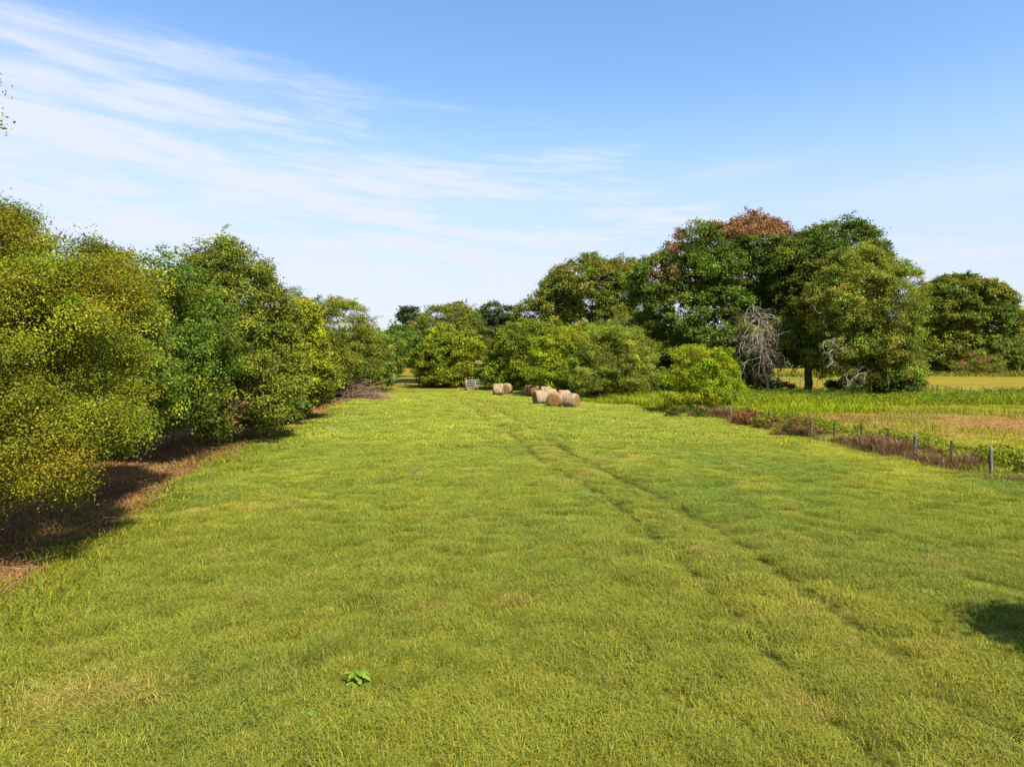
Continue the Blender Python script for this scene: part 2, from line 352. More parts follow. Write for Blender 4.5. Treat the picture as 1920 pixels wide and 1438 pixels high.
def instancer(name, pts, rot, scl, gcol, far, label):
    me = bpy.data.meshes.new(name); me.vertices.add(len(pts)); me.vertices.foreach_set('co', pts.astype(np.float32).ravel())
    def A(n, t, d, key): a = me.attributes.new(n, t, 'POINT'); a.data.foreach_set(key, np.ascontiguousarray(d).ravel())
    A('rot', 'FLOAT_VECTOR', rot.astype(np.float32), 'vector'); A('scl', 'FLOAT', scl.astype(np.float32), 'value')
    c4 = np.ones((len(pts), 4), np.float32); c4[:, :3] = gcol; A('gcol', 'FLOAT_COLOR', c4, 'color'); A('far', 'BOOLEAN', far, 'value')
    o = link(name, me); ng = bpy.data.node_groups.new(name + '_nodes', 'GeometryNodeTree')
    ng.interface.new_socket('Geometry', in_out='INPUT', socket_type='NodeSocketGeometry'); ng.interface.new_socket('Geometry', in_out='OUTPUT', socket_type='NodeSocketGeometry')
    N = ng.nodes; L = ng.links; gi = N.new('NodeGroupInput'); go = N.new('NodeGroupOutput'); jo = N.new('GeometryNodeJoinGeometry')
    def attr(n, t): a = N.new('GeometryNodeInputNamedAttribute'); a.data_type = t; a.inputs['Name'].default_value = n; return a.outputs['Attribute']
    fb = attr('far', 'BOOLEAN'); nb = N.new('FunctionNodeBooleanMath'); nb.operation = 'NOT'; L.new(fb, nb.inputs[0])
    for protos, sel in ((near_t, nb.outputs[0]), (far_t, fb)):
        g2 = N.new('GeometryNodeGeometryToInstance')
        for p in protos: oi = N.new('GeometryNodeObjectInfo'); oi.inputs['Object'].default_value = p; L.new(oi.outputs['Geometry'], g2.inputs[0])
        ip = N.new('GeometryNodeInstanceOnPoints'); L.new(gi.outputs[0], ip.inputs['Points']); L.new(sel, ip.inputs['Selection'])
        L.new(g2.outputs[0], ip.inputs['Instance']); ip.inputs['Pick Instance'].default_value = True
        er = N.new('FunctionNodeEulerToRotation'); L.new(attr('rot', 'FLOAT_VECTOR'), er.inputs[0]); L.new(er.outputs[0], ip.inputs['Rotation'])
        L.new(attr('scl', 'FLOAT'), ip.inputs['Scale']); L.new(ip.outputs[0], jo.inputs[0])
    L.new(jo.outputs[0], go.inputs[0])
    md = o.modifiers.new('scatter', 'NODES'); md.node_group = ng
    return tag(o, *label)
def scatter_field():
    P_, S_, F_ = [], [], []
    for (y0, y1, dens, far) in ((4, 22, 7.5, False), (22, 40, 6.0, False), (38, 70, 2.3, True), (70, 97, 1.6, True)):
        xr = 0.80 * y1 + 4; n = int((y1 - y0) * 2 * xr * dens)
        x = rng.uniform(-xr, xr, n); y = rng.uniform(y0, y1, n)
        k = np.abs(x) < 0.80 * y + 4; x, y = x[k], y[k]
        past, strip = zones(x, y)
        k = (past < 0.5) & (strip < rng.random(len(x)) * 0.9) & (x > lx(STRIP, y) - 2)
        r = rutw(x, y, .85 if far else .42); k &= (r < 0.22 + rng.random(len(x)) ** 3 * 0.6)
        x, y = x[k], y[k]
        s = (0.78 + 0.50 * fbm(x, y, 0.5, 3, 40)) * (0.8 + 0.4 * rng.random(len(x)))
        e = lx(STRIP, y); s *= 1 + 0.35 * np.exp(-((x - e - 0.8) / 0.9) ** 2)
        P_.append(np.stack([x, y, gz(x, y)], -1)); S_.append(s); F_.append(np.full(len(x), far))
    n = 1500; y = 5 + 75 * rng.random(n) ** 1.4; x = lx(TRK, y) - 2.0 * (rng.random(n) < .5) + rng.normal(0, .18, n)      # thin regrowth in the ruts
    P_.append(np.stack([x, y, gz(x, y)], -1)); S_.append(rng.uniform(.25, .5, n)); F_.append(np.zeros(n, bool))
    # pasture beyond the fence
    n = 9000; y = rng.uniform(26, 95, n); x = lx(FEN, y) + 0.5 + rng.random(n) * (0.82 * y - lx(FEN, y) + 3)
    P_.append(np.stack([x, y, gz(x, y)], -1)); S_.append(0.8 + 0.5 * rng.random(n)); F_.append(np.ones(n, bool))
    pts = np.concatenate(P_); n = len(pts); rot = np.zeros((n, 3)); rot[:, 2] = rng.random(n) * 6.28; rot[:, :2] = rng.standard_normal((n, 2)) * 0.06
    c = field_colour(pts[:, 0], pts[:, 1]) * (0.85 + 0.35 * rng.random((n, 1)))
    instancer('grass', pts, rot, np.concatenate(S_), c, np.concatenate(F_), ('short green grass covering the hay field and pasture', 'grass', None, 'stuff'))
scatter_field()

# ------------------------------------------------------------------ colours of foliage (albedo)
PAL = {
 'olive':  [((.085, .105, .020), 5), ((.125, .140, .026), 3), ((.055, .075, .018), 3), ((.17, .15, .04), .3)],
 'green':  [((.070, .120, .020), 5), ((.105, .160, .022), 3), ((.045, .085, .018), 3)],
 'dark':   [((.060, .088, .018), 5), ((.090, .120, .020), 3), ((.038, .062, .014), 3)],
 'bright': [((.130, .185, .016), 5), ((.185, .225, .018), 3), ((.085, .135, .018), 2)],
 'lime':   [((.210, .250, .014), 5), ((.280, .290, .016), 3), ((.140, .190, .018), 2)],
 'near':   [((.185, .175, .014), 5), ((.245, .220, .016), 3), ((.110, .130, .016), 4), ((.25, .23, .02), .2)],
 'ivy':    [((.085, .125, .024), 5), ((.125, .165, .026), 3), ((.17, .18, .020), .4), ((.05, .08, .02), 3)],
 'gold':   [((.225, .205, .015), 5), ((.110, .150, .020), 4), ((.33, .25, .015), 1.2), ((.07, .10, .02), 2)],
 'sage':   [((.115, .135, .035), 5), ((.155, .175, .045), 3), ((.075, .095, .028), 3)],
 'brown':  [((.32, .155, .085), 5), ((.40, .22, .13), 2), ((.18, .085, .05), 2)],
 'rust': [((.17, .080, .030), 5), ((.25, .12, .045), 2), ((.09, .045, .02), 2), ((.10, .12, .02), 1)],
 'pine':   [((.040, .062, .022), 5), ((.065, .085, .030), 3), ((.028, .045, .018), 3)],
}
GAIN = {'olive': (1.5, 1.45, .8), 'green': (1.15, 1.1, .7), 'dark': (1.45, 1.4, .85), 'bright': (1.25, 1.1, .7), 'near': (.92, 1.0, .7), 'ivy': (1.2, 1.1, .7), 'gold': (1.0, 1.0, .7), 'rust': (1, 1, 1), 'sage': (1.5, 1.5, .7), 'pine': (1.2, 1.1, .8), 'brown': (.8, .75, .7), 'lime': (.92, 1.0, .6)}
def pick(pal, n):
    cs = np.array([c for c, w in PAL[pal]]); w = np.array([w for c, w in PAL[pal]], float); w /= w.sum()
    return cs[rng.choice(len(cs), n, p=w)] * np.array(GAIN[pal])
def crown_points(ells, n_sub, Rs, n_cl, up_bias=0.5, fill=0.22, zmin=0.3, jit=.11):
    """sub-lobe and clump centres over the union of ellipsoids (cx,cy,cz,rx,ry,rz)"""
    E = np.array(ells, float); area = (E[:, 3] * E[:, 4] + E[:, 3] * E[:, 5] + E[:, 4] * E[:, 5]); pr = area / area.sum()
    C, O, R = [], [], []
    got = 0
    while got < n_sub:
        k = rng.choice(len(E), n_sub * 2, p=pr); d = unit(rng.standard_normal((len(k), 3)))
        rad = E[k, 3:]; rm = rad.min(1)
        rs = Rs * np.exp(rng.standard_normal(len(k)) * 0.45); rs = np.minimum(rs, rm * 0.7)
        f = (1 - rs / rad.mean(1) * 0.8) * (1 + jit * rng.standard_normal(len(k)))
        inner = rng.random(len(k)) < fill; f[inner] *= rng.uniform(0.35, 0.8, inner.sum())
        p = E[k, :3] + d * rad * f[:, None]
        q = (p[:, None] - E[None, :, :3]) / E[None, :, 3:]; dist = np.linalg.norm(q, axis=2); dist[np.arange(len(k)), k] = 9
        ok = ((dist.min(1) > 0.72) | inner) & (p[:, 2] > zmin)
        o = unit(d / rad * rm[:, None]); C.append(p[ok]); O.append(o[ok]); R.append(rs[ok]); got += ok.sum()
    C = np.concatenate(C)[:n_sub]; O = np.concatenate(O)[:n_sub]; R = np.concatenate(R)[:n_sub]
    k = np.repeat(np.arange(n_sub), n_cl); n = len(k)
    dd = unit(unit(rng.standard_normal((n, 3))) + O[k] * 0.45 + np.array([0, 0, up_bias]))
    dd2 = dd * np.array([1.15, 1.15, 0.8])
    cl = C[k] + dd2 * (R[k] * (0.72 + 0.38 * rng.random(n)))[:, None]
    ns = n_sub // 2; sk = rng.choice(n_sub, ns); sd_ = unit(O[sk] + np.array([0, 0, .35]) + rng.standard_normal((ns, 3)) * .45)     # sprigs standing off the crown
    L = R[sk] * rng.uniform(.3, .9, ns); pc = [C[sk] + sd_ * (R[sk] * .9 + L * t)[:, None] + np.array([0, 0, -.25]) * (L * t * t)[:, None] + rng.standard_normal((ns, 3)) * .05 for t in (.1, .32, .55, .78, 1.0)]
    k = np.concatenate([k] + [sk] * 5); cl = np.concatenate([cl] + pc); dd = np.concatenate([dd] + [sd_] * 5)
    return C, k, cl, dd, R, n
def leaves_on(k, cl, dd, Rsub, n_leaf, cr, L, wr, pal, mix2=None, vary=0.30, flat=1.0, origin=(0, 0, 0), tintfn=None, mat=None, name='crown', zmin=0.05, droop=0.0, n0=None):
    n = len(cl); m = np.repeat(np.arange(n), n_leaf); sc_ = np.ones(len(m))
    if n0 is not None: m = m[(m < n0) | (rng.random(len(m)) < .28)]; sc_ = np.where(m < n0, 1, .55)
    p = cl[m] + rng.standard_normal((len(m), 3)) * cr * sc_[:, None] * np.array([1, 1, 0.62 * flat])
    if droop: p[:, 2] -= droop * rng.random(len(m)) ** 2
    ok = p[:, 2] > zmin; m = m[ok]; p = p[ok]
    nr = unit(dd[m] * 0.55 + np.array([0, 0, 0.40]) + rng.standard_normal((len(m), 3)) * 0.55)
    V, q = leaf_quads(p, nr, L * (0.65 + 0.7 * rng.random(len(m))), wr)
    c = pick(pal, len(m))
    if mix2:                                   # whole sub-lobes of a second colour
        ns = k.max() + 1; two = rng.random(ns) < mix2[1]; s2 = two[k[m]] & (rng.random(len(m)) < 0.8)
        c[s2] = pick(mix2[0], s2.sum())
    hs = np.exp(rng.standard_normal(k.max() + 1) * vary * 0.7); hc = np.exp(rng.standard_normal(n) * vary * 0.6)
    ywarm = 1 + 0.12 * rng.standard_normal(k.max() + 1)
    c = c * (hs[k[m]] * hc[m])[:, None]; c[:, 0] *= ywarm[k[m]]
    c *= (0.87 + 0.26 * rng.random(len(m)))[:, None]
    if tintfn is not None: c = tintfn(p, c)
    return raw_mesh(name, V - np.array(origin), [q], mat or M_LEAF, np.clip(c, 0.005, 0.6))
def curve(a, b, n=6, jit=0.08, sag=0.0):
    a = np.asarray(a, float); b = np.asarray(b, float); t = np.linspace(0, 1, n)[:, None]; L = np.linalg.norm(b - a)
    p = a + (b - a) * t; w = np.cumsum(rng.standard_normal((n, 3)), 0); w -= w[0] + (w[-1] - w[0]) * t
    return p + w * L * jit * 0.6 + np.array([0, 0, 1]) * L * sag * 4 * t * (1 - t)
def build_wood(T, base, ells, clumps, r0, fork=0.28, n_twigs=50, stems=1):
    E = np.array(ells, float); top = E[:, 2].max(); base = np.asarray(base, float)
    nodes = []
    fpt = base + np.array([rng.standard_normal() * .2, rng.standard_normal() * .2, (top - base[2]) * fork])
    if stems == 1:
        c = curve(base, fpt, 7, 0.05); r = r0 * np.linspace(1, 0.72, 7); r[0] *= 1.35
        T.add(c, r, 9, 0.05)
    for i, e in enumerate(E):
        tgt = e[:3] + np.array([0, 0, e[5] * 0.35])
        if stems == 1: st = fpt; rr = r0 * 0.6
        else: st = base + np.array([rng.uniform(-.5, .5), rng.uniform(-.5, .5), 0]) * r0 * 4; rr = r0 * 0.6
        c = curve(st, tgt, 8, 0.10, 0.02); rr *= min(1, 0.45 + 0.8 * e[3] / E[:, 3].max()); r = rr * np.linspace(1, 0.22, 8)
        T.add(c, r, 7, 0.04); nodes += [(p, q) for p, q in zip(c[2:], r[2:])]
    NP = np.array([p for p, _ in nodes]); NR = np.array([q for _, q in nodes])
    sel = rng.choice(len(clumps), min(n_twigs, len(clumps)), replace=False)
    for j in sel:
        d = np.linalg.norm(NP - clumps[j], axis=1) + (NP[:, 2] > clumps[j][2]) * 2; i = int(np.argmin(d))
        if d[i] < 0.3: continue
        c = curve(NP[i], clumps[j], 6, 0.10, 0.02); r = min(NR[i] * 0.6, 0.02 * d[i] + 0.02) * np.linspace(1, 0.2, 6)
        T.add(c, r, 5)
        NP = np.vstack([NP, c[2:5]]); NR = np.concatenate([NR, r[2:5]])
def tree(name, label, cat, base, ells, pal, leaf=0.2, n_sub=90, Rs=1.1, n_cl=11, n_leaf=30, cr=0.28, wr=0.75, r0=0.3, group=None, mix2=None,
         up=0.5, vary=0.3, bark=None, stems=1, n_twigs=50, flat=1.0, fill=0.22, fork=0.28, tintfn=None, zmin=0.3, droop=0.0, mat=None, crown_name='crown'):
    bx, by = base; b = np.array([bx, by, float(gz(np.array(bx), np.array(by)))])
    t = empty(name, tuple(b)); tag(t, label, cat, group)
    n_sub = int(n_sub * 1.45); leaf *= 1.08; n_leaf = int(n_leaf * 1.1)
    C, k, cl, dd, R, n0 = crown_points(ells, n_sub, Rs, n_cl, up, fill, zmin, .055 if cat == 'tree' and name == 'oak_tree' else .10)
    me = leaves_on(k, cl, dd, R, n_leaf, cr, leaf, wr, pal, mix2, vary, flat, b, tintfn, mat, crown_name, droop=droop, n0=n0)
    link(crown_name, me, t)
    T = Tubes(); build_wood(T, b - np.array([0, 0, .05]), ells, C, r0, fork, n_twigs, stems)
    T.build('trunk', bark or M_BARK, t, off=b)
    return t, C, cl
def E_(px, py, rpx, rpy, Y, ry):
    """ellipsoid from the survey: centre and half sizes seen in the photograph at depth Y, half depth ry in metres"""
    c = P(px, py, Y); return (c[0], Y, c[2], rpx * Y / F, ry, rpy * Y / F)
exec_part = None

def shrub(name, label, base_px, ell, pal, cat='bush', **kw):
    d = dict(leaf=0.11, n_sub=34, Rs=0.4, n_cl=9, n_leaf=24, cr=0.15, r0=0.05, stems=2, n_twigs=20, zmin=0.05)
    d.update(kw); return tree(name, label, cat, base_px, ell, pal, **d)
# ================================================================== TREES: left side of the field
GL = 'trees along the left edge of the field'
def edge_gold(x0, x1):
    def f(p, c):
        a = np.clip((p[:, 0] - x0) / (x1 - x0), 0, 1) * 0.45; m = rng.random(len(p)) < a
        c[m] = pick('gold', m.sum()) * 1.05; return c
    return f
tree('broadleaf_tree', 'nearest tree, tall yellow-olive leafy tree overhanging the brown strip at the left edge', 'tree', (-16.4, 17.5),
     [E_(-150, 640, 320, 240, 18, 3.6), E_(50, 540, 120, 120, 18.5, 2.4), E_(100, 690, 140, 130, 17.6, 2.3), E_(40, 820, 210, 110, 17, 2.4), E_(-110, 500, 200, 130, 19, 2.4), E_(170, 560, 75, 90, 19, 1.9), E_(-160, 850, 180, 120, 15.5, 2.0), E_(185, 780, 75, 60, 17.5, 1.4), E_(20, 455, 80, 60, 19.5, 1.3), E_(110, 480, 60, 40, 19, 1.1)],
     'near', leaf=0.064, n_sub=190, Rs=0.72, n_cl=14, n_leaf=84, cr=0.21, wr=0.5, r0=0.24, group=GL, n_twigs=120, bark=M_BARKP, droop=0.25, fill=0.2)
tree('broadleaf_tree', 'tall tree outside the left edge, only its leaf tips enter high at the left', 'tree', (-13.5, 14.0),
     [E_(-356, 190, 270, 190, 14, 2.0), E_(-330, 420, 220, 160, 14, 2.0)], 'near', leaf=0.085, n_sub=70, Rs=.5, n_cl=10, n_leaf=30, cr=.2, wr=.5, r0=.16, n_twigs=30, group=GL)
tree('ivy_clad_tree', 'dark green rounded tree just behind the nearest yellow-olive tree on the left', 'tree', (-20.5, 33),
     [E_(250, 600, 115, 135, 32, 3.6), E_(200, 690, 150, 150, 33, 3.5), E_(330, 640, 95, 110, 34, 3.0), E_(340, 740, 70, 60, 33, 2.4)],
     'green', leaf=0.13, n_sub=130, Rs=0.95, n_cl=12, n_leaf=38, cr=0.24, wr=0.6, r0=0.30, group=GL, mix2=('near', .22), n_twigs=60)
tree('ivy_clad_tree', 'vine covered tree with pointed crest and golden leaves on its right side', 'tree', (-18.3, 43),
     [E_(425, 545, 75, 90, 42, 3.0), E_(430, 640, 125, 115, 41, 3.8), E_(420, 730, 130, 90, 40, 3.4), E_(500, 610, 50, 80, 42, 2.5), E_(350, 590, 60, 80, 43, 2.8), E_(510, 715, 60, 70, 41, 2.2), E_(425, 478, 26, 34, 43, 0.9)],
     'ivy', leaf=0.125, n_sub=190, Rs=0.85, n_cl=13, n_leaf=38, cr=0.22, wr=0.65, r0=0.26, group=GL, tintfn=edge_gold(-17.2, -13.2), n_twigs=70)
tree('yellowing_tree', 'narrow yellowing tree to the right of the vine covered crested tree', 'tree', (-19.5, 53),
     [E_(560, 640, 46, 90, 53, 2.8), E_(545, 700, 55, 70, 52, 2.8), E_(590, 690, 40, 60, 54, 2.4)],
     'gold', leaf=0.15, n_sub=80, Rs=0.8, n_cl=11, n_leaf=32, cr=0.22, r0=0.2, group=GL, n_twigs=40, mix2=('lime', .35))
tree('cedar_tree', 'dark cedar whose spiky top shows above the yellowing tree', 'tree', (-28, 66),
     [E_(550, 600, 34, 60, 66, 2.0), E_(545, 660, 48, 80, 66, 2.6)],
     'dark', leaf=0.14, n_sub=60, Rs=0.7, n_cl=10, n_leaf=30, cr=0.2, wr=0.35, r0=0.2, group=GL, n_twigs=20)
tree('broadleaf_tree', 'olive green tree with a feathery right shoulder behind the brush pile', 'tree', (-25, 76),
     [E_(640, 620, 62, 58, 76, 3.6), E_(610, 660, 60, 70, 75, 3.6), E_(660, 670, 55, 50, 76, 3.2), E_(590, 710, 48, 42, 73, 2.6)],
     'olive', leaf=0.17, n_sub=110, Rs=0.95, n_cl=11, n_leaf=30, cr=0.26, wr=.5, r0=0.25, group=GL, mix2=('near', .3), n_twigs=50)
tree('broadleaf_tree', 'bluish green rounded tree at the far left corner of the field beside the gap', 'tree', (-21.5, 96),
     [E_(690, 665, 52, 50, 94, 3.6), E_(725, 665, 38, 42, 97, 3.0), E_(660, 690, 46, 42, 93, 2.8), E_(695, 700, 44, 30, 92, 2.6)],
     'green', leaf=0.19, n_sub=90, Rs=0.95, n_cl=10, n_leaf=30, cr=0.26, r0=0.22, group=GL, mix2=('sage', .3), n_twigs=30)
shrub('small_tree', 'slender yellow-green sapling filling the gap between the nearest tree and the dark green rounded tree', (-17.0, 25.5), [E_(230, 610, 70, 90, 26, 1.5), E_(245, 720, 80, 80, 25, 1.6), E_(215, 800, 60, 50, 24, 1.3)], 'green', cat='tree', leaf=.09, n_sub=90, Rs=.55, n_cl=11, n_leaf=34, cr=.18, r0=.08, mix2=('near', .5))
shrub('small_tree', 'leafy sapling joining the dark green tree and the vine covered crested tree', (-18.8, 37.5), [E_(325, 600, 50, 60, 37, 1.6), E_(320, 700, 60, 80, 37, 1.8)], 'ivy', cat='tree', leaf=.11, n_sub=60, Rs=.6, n_cl=11, n_leaf=30, cr=.2, r0=.08)
# low shrubs that carry the left edge to the ground
shrub('bush', 'dark green low bush under the yellow edge of the vine covered tree', (-17.5, 52), [E_(520, 760, 60, 34, 50, 1.5), E_(575, 740, 45, 34, 56, 1.6)], 'ivy', n_sub=50, Rs=.5)
shrub('bush', 'dark green low bush beside the brush pile', (-18.2, 66), [E_(600, 726, 38, 26, 68, 1.6), E_(622, 706, 26, 30, 74, 1.6)], 'green', leaf=.14, Rs=.5)
shrub('bush', 'golden leaved low branch bush reaching over the field edge', (-14.9, 43), [E_(490, 790, 42, 12, 43, 1.0), E_(530, 775, 26, 8, 45, .7)], 'gold', leaf=.10, n_sub=22, Rs=.3)

# ================================================================== centre background
GC = 'trees closing the far end of the field'
tree('pine_tree', 'dark pine with a tufted top showing left of centre above the gap', 'tree', (-25, 150),
     [E_(765, 592, 20, 14, 150, 2.5), E_(775, 612, 26, 14, 150, 3.0), E_(750, 618, 18, 12, 150, 2.5), E_(770, 645, 30, 22, 150, 3.5)],
     'pine', leaf=0.30, n_sub=44, Rs=1.2, n_cl=9, n_leaf=26, cr=0.35, r0=0.3, group=GC, n_twigs=20)
tree('broadleaf_tree', 'tall olive tree behind the bright tree, its top a little left of centre', 'tree', (-11, 128),
     [E_(830, 610, 42, 40, 128, 4.5), E_(860, 595, 30, 30, 130, 3.5), E_(800, 635, 40, 42, 126, 4.2), E_(880, 630, 36, 40, 128, 4)],
     'olive', leaf=0.24, n_sub=110, Rs=1.2, n_cl=10, n_leaf=28, cr=0.32, wr=.55, r0=0.3, group=GC, mix2=('green', .3), n_twigs=30)
tree('pine_tree', 'dark round topped pine nearly at the centre of the tree line', 'tree', (-3, 135),
     [E_(930, 590, 32, 24, 135, 3.5), E_(905, 606, 24, 22, 135, 3), E_(950, 610, 30, 28, 134, 3.5), E_(925, 640, 50, 30, 134, 4)],
     'pine', leaf=0.26, n_sub=70, Rs=1.1, n_cl=10, n_leaf=28, cr=0.32, r0=0.3, group=GC, n_twigs=30)
tree('broadleaf_tree', 'bright green spreading tree standing left of the white metal gate', 'tree', (-9.8, 104),
     [E_(830, 660, 46, 40, 104, 3.6), E_(870, 655, 32, 38, 106, 3.2), E_(800, 685, 30, 34, 103, 2.6), E_(845, 700, 62, 26, 104, 3.0), E_(835, 632, 34, 20, 105, 2.6)],
     'bright', leaf=0.20, n_sub=110, Rs=1.0, n_cl=10, n_leaf=28, cr=0.28, r0=0.25, group=GC, n_twigs=40, fork=.2)
tree('broadleaf_tree', 'mid green tree filling the far left corner behind the dark gate', 'tree', (-24, 118),
     [E_(745, 640, 34, 34, 118, 3.5), E_(725, 670, 30, 34, 118, 3.5), E_(775, 655, 26, 38, 122, 3.2), E_(725, 700, 28, 24, 118, 3), E_(798, 690, 20, 34, 122, 3)],
     'green', leaf=0.22, n_sub=70, Rs=1.05, n_cl=10, n_leaf=26, cr=0.3, r0=0.25, group=GC, n_twigs=20)
tree('broadleaf_tree', 'fresh green rounded tree just right of the white gate, behind two bales', 'tree', (1.6, 100),
     [E_(985, 650, 62, 44, 98, 3.8), E_(950, 680, 42, 36, 99, 3.0), E_(1010, 695, 66, 38, 97, 3.4), E_(945, 700, 36, 30, 97, 2.6), E_(1000, 622, 44, 22, 99, 3.0)],
     'bright', leaf=0.19, n_sub=130, Rs=1.0, n_cl=10, n_leaf=29, cr=0.28, r0=0.22, group=GC, mix2=('green', .35), n_twigs=40, fork=.2)
tree('large_bush', 'yellow-green bushy tree directly behind the group of hay bales', 'tree', (5.2, 86),
     [E_(1050, 660, 56, 46, 86, 3.4), E_(1030, 698, 50, 38, 84, 2.8), E_(1075, 710, 50, 34, 85, 2.8), E_(1085, 645, 45, 40, 88, 3.2)],
     'bright', leaf=0.17, n_sub=110, Rs=0.9, n_cl=10, n_leaf=29, cr=0.25, r0=0.16, group=GC, mix2=('lime', .35), n_twigs=40, fork=.15)
tree('large_bush', 'wide grey-green willowy bush right of the group of hay bales', 'tree', (10.2, 78),
     [E_(1150, 655, 66, 46, 79, 3.6), E_(1165, 708, 66, 42, 78, 3.2), E_(1110, 706, 52, 44, 78, 3.0), E_(1200, 665, 34, 36, 79, 2.6), E_(1140, 625, 40, 22, 80, 2.6)],
     'sage', leaf=0.16, n_sub=160, Rs=0.85, n_cl=11, n_leaf=30, cr=0.25, wr=.45, r0=0.16, group=GC, mix2=('bright', .3), n_twigs=60, fork=.15)

for (px, py, rx, rz, Y, lab) in ((905, 712, 26, 22, 112, 'dark undergrowth bush behind the white gate'), (830, 722, 52, 13, 108, 'dark undergrowth bush under the bright spreading tree'), (968, 722, 30, 15, 100, 'dark undergrowth bush behind the lone pair of bales'),
        (1020, 722, 30, 16, 92, 'dark undergrowth bush behind the back row of bales'), (1100, 736, 44, 16, 80, 'dark undergrowth bush right of the reddish twiggy bush'), (1200, 732, 40, 22, 82, 'dark undergrowth bush between the willowy bush and the lime bush'), (1255, 722, 34, 28, 80, 'dark undergrowth bush just left of the lime bush')):
    x_, y_, _z = P(px, py, Y); shrub('bush', lab, (x_, Y), [E_(px, py, rx, rz, Y, 1.6)], 'dark' if px != 1100 else 'green', leaf=.17, Rs=.55, cr=.2, n_sub=40, group='undergrowth bushes')
# ================================================================== right group
GR = 'trees of the grove on the right'
tree('oak_tree', 'broad olive oak with a smooth domed top, leftmost of the big grove', 'tree', (13, 112),
     [E_(1110, 550, 92, 66, 112, 7), E_(1050, 580, 60, 50, 112, 6), E_(1165, 545, 52, 58, 113, 6), E_(1010, 600, 46, 40, 112, 5), E_(1120, 630, 120, 70, 111, 6), E_(1060, 680, 100, 50, 110, 5), E_(1190, 680, 70, 55, 108, 5)],
     'olive', leaf=0.25, n_sub=330, Rs=1.2, n_cl=12, n_leaf=32, cr=0.36, wr=.7, r0=0.5, group=GR, n_twigs=50)
def brown_tops(p, c):
    u = p[:, 0] / p[:, 1] * F + 960
    m = ((p[:, 2] > 19.3 + 1.2 * (u < 1350)) & (np.abs(u - 1410) < 72) | (rng.random(len(p)) < .45) & (np.abs(u - 1240) < 26) & (np.abs(p[:, 2] - 15.2) < 1.3) | (u < 1275) & (u > 1250) & (p[:, 2] > 17.5)) & (rng.random(len(p)) < 0.85)
    m |= (np.abs(u - 1480) < 30) & (np.abs(p[:, 2] - 12.5) < 2.0) & (rng.random(len(p)) < 0.7)
    c[m] = pick('brown', m.sum()); return c
tbig, Cb, clb = tree('oak_tree', 'tallest dark green oak with browned dead leaves along its crest', 'tree', (30.5, 88),
     [E_(1385, 495, 105, 80, 88, 5.5), E_(1315, 500, 75, 78, 87, 5), E_(1410, 452, 72, 42, 89, 4), E_(1460, 540, 60, 80, 89, 4), E_(1270, 590, 62, 75, 87, 5), E_(1340, 610, 90, 90, 86, 5), E_(1400, 670, 60, 50, 86, 4), E_(1225, 540, 36, 60, 88, 4), E_(1440, 590, 60, 60, 89, 4.5), E_(1260, 680, 60, 48, 85, 4)],
     'dark', leaf=0.21, n_sub=440, Rs=1.1, n_cl=12, n_leaf=32, cr=0.31, wr=.7, r0=0.5, group=GR, mix2=('green', .35), n_twigs=130, tintfn=brown_tops, fill=.12)
tree('oak_tree', 'dark oak behind and right of the brown crested oak, thick dark trunk in the grass', 'tree', (35.0, 82),
     [E_(1570, 475, 84, 56, 84, 5), E_(1500, 510, 62, 66, 84, 4.5), E_(1610, 520, 60, 66, 84, 4.5), E_(1500, 630, 60, 52, 82, 4), E_(1560, 640, 60, 50, 82, 4)],
     'dark', leaf=0.20, n_sub=320, Rs=1.05, n_cl=12, n_leaf=31, cr=0.30, wr=.7, r0=0.5, group=GR, mix2=('green', .3), n_twigs=110, fill=.12, fork=.3)
toak, Co, clo = tree('oak_tree', 'lighter olive oak in front with pale trunk and bleached dead boughs', 'tree', (40.6, 77),
     [E_(1610, 545, 88, 80, 78, 4.8), E_(1665, 580, 56, 95, 77, 4), E_(1560, 580, 58, 60, 77, 4), E_(1670, 655, 50, 60, 76, 3.6), E_(1620, 640, 60, 60, 77, 3.6), E_(1560, 660, 50, 44, 77, 3), E_(1695, 690, 30, 42, 76, 2.6), E_(1650, 700, 40, 30, 76, 2.4)],
     'sage', leaf=0.175, n_sub=290, Rs=1.0, n_cl=12, n_leaf=31, cr=0.27, wr=.55, r0=0.42, group=GR, mix2=('olive', .5), n_twigs=120, bark=M_BARKP, fork=.22)
tree('oak_tree', 'large round olive oak standing alone at the far edge of the right pasture', 'tree', (116, 176),
     [E_(1800, 580, 80, 62, 176, 10), E_(1760, 590, 50, 60, 176, 9), E_(1850, 600, 50, 62, 175, 9), E_(1800, 655, 100, 42, 174, 9), E_(1735, 672, 36, 28, 174, 6), E_(1865, 675, 30, 24, 174, 6), E_(1740, 650, 46, 46, 176, 8), E_(1870, 650, 30, 44, 175, 7)],
     'olive', leaf=0.38, n_sub=420, Rs=1.6, n_cl=12, n_leaf=30, cr=0.48, wr=.75, r0=0.8, group=GR, mix2=('dark', .3), n_twigs=70, fill=.15)
tree('broadleaf_tree', 'dark tree cut by the right edge of the picture beyond the pasture', 'tree', (140, 180),
     [E_(1935, 645, 50, 56, 180, 8), E_(1915, 672, 34, 32, 178, 6)],
     'dark', leaf=0.36, n_sub=70, Rs=1.6, n_cl=10, n_leaf=26, cr=0.45, r0=0.5, group=GR, n_twigs=20)
tree('bush', 'brownish grey half bare bush in front of the far round oak', 'bush', (107, 165),
     [E_(1835, 682, 48, 20, 165, 4), E_(1800, 688, 30, 14, 166, 4)], 'sage', leaf=0.3, n_sub=50, Rs=1.0, n_cl=9, n_leaf=16, cr=0.4, wr=.4, r0=.1, stems=2, mix2=('brown', .25), bark=M_DEAD, n_twigs=70, zmin=.1)
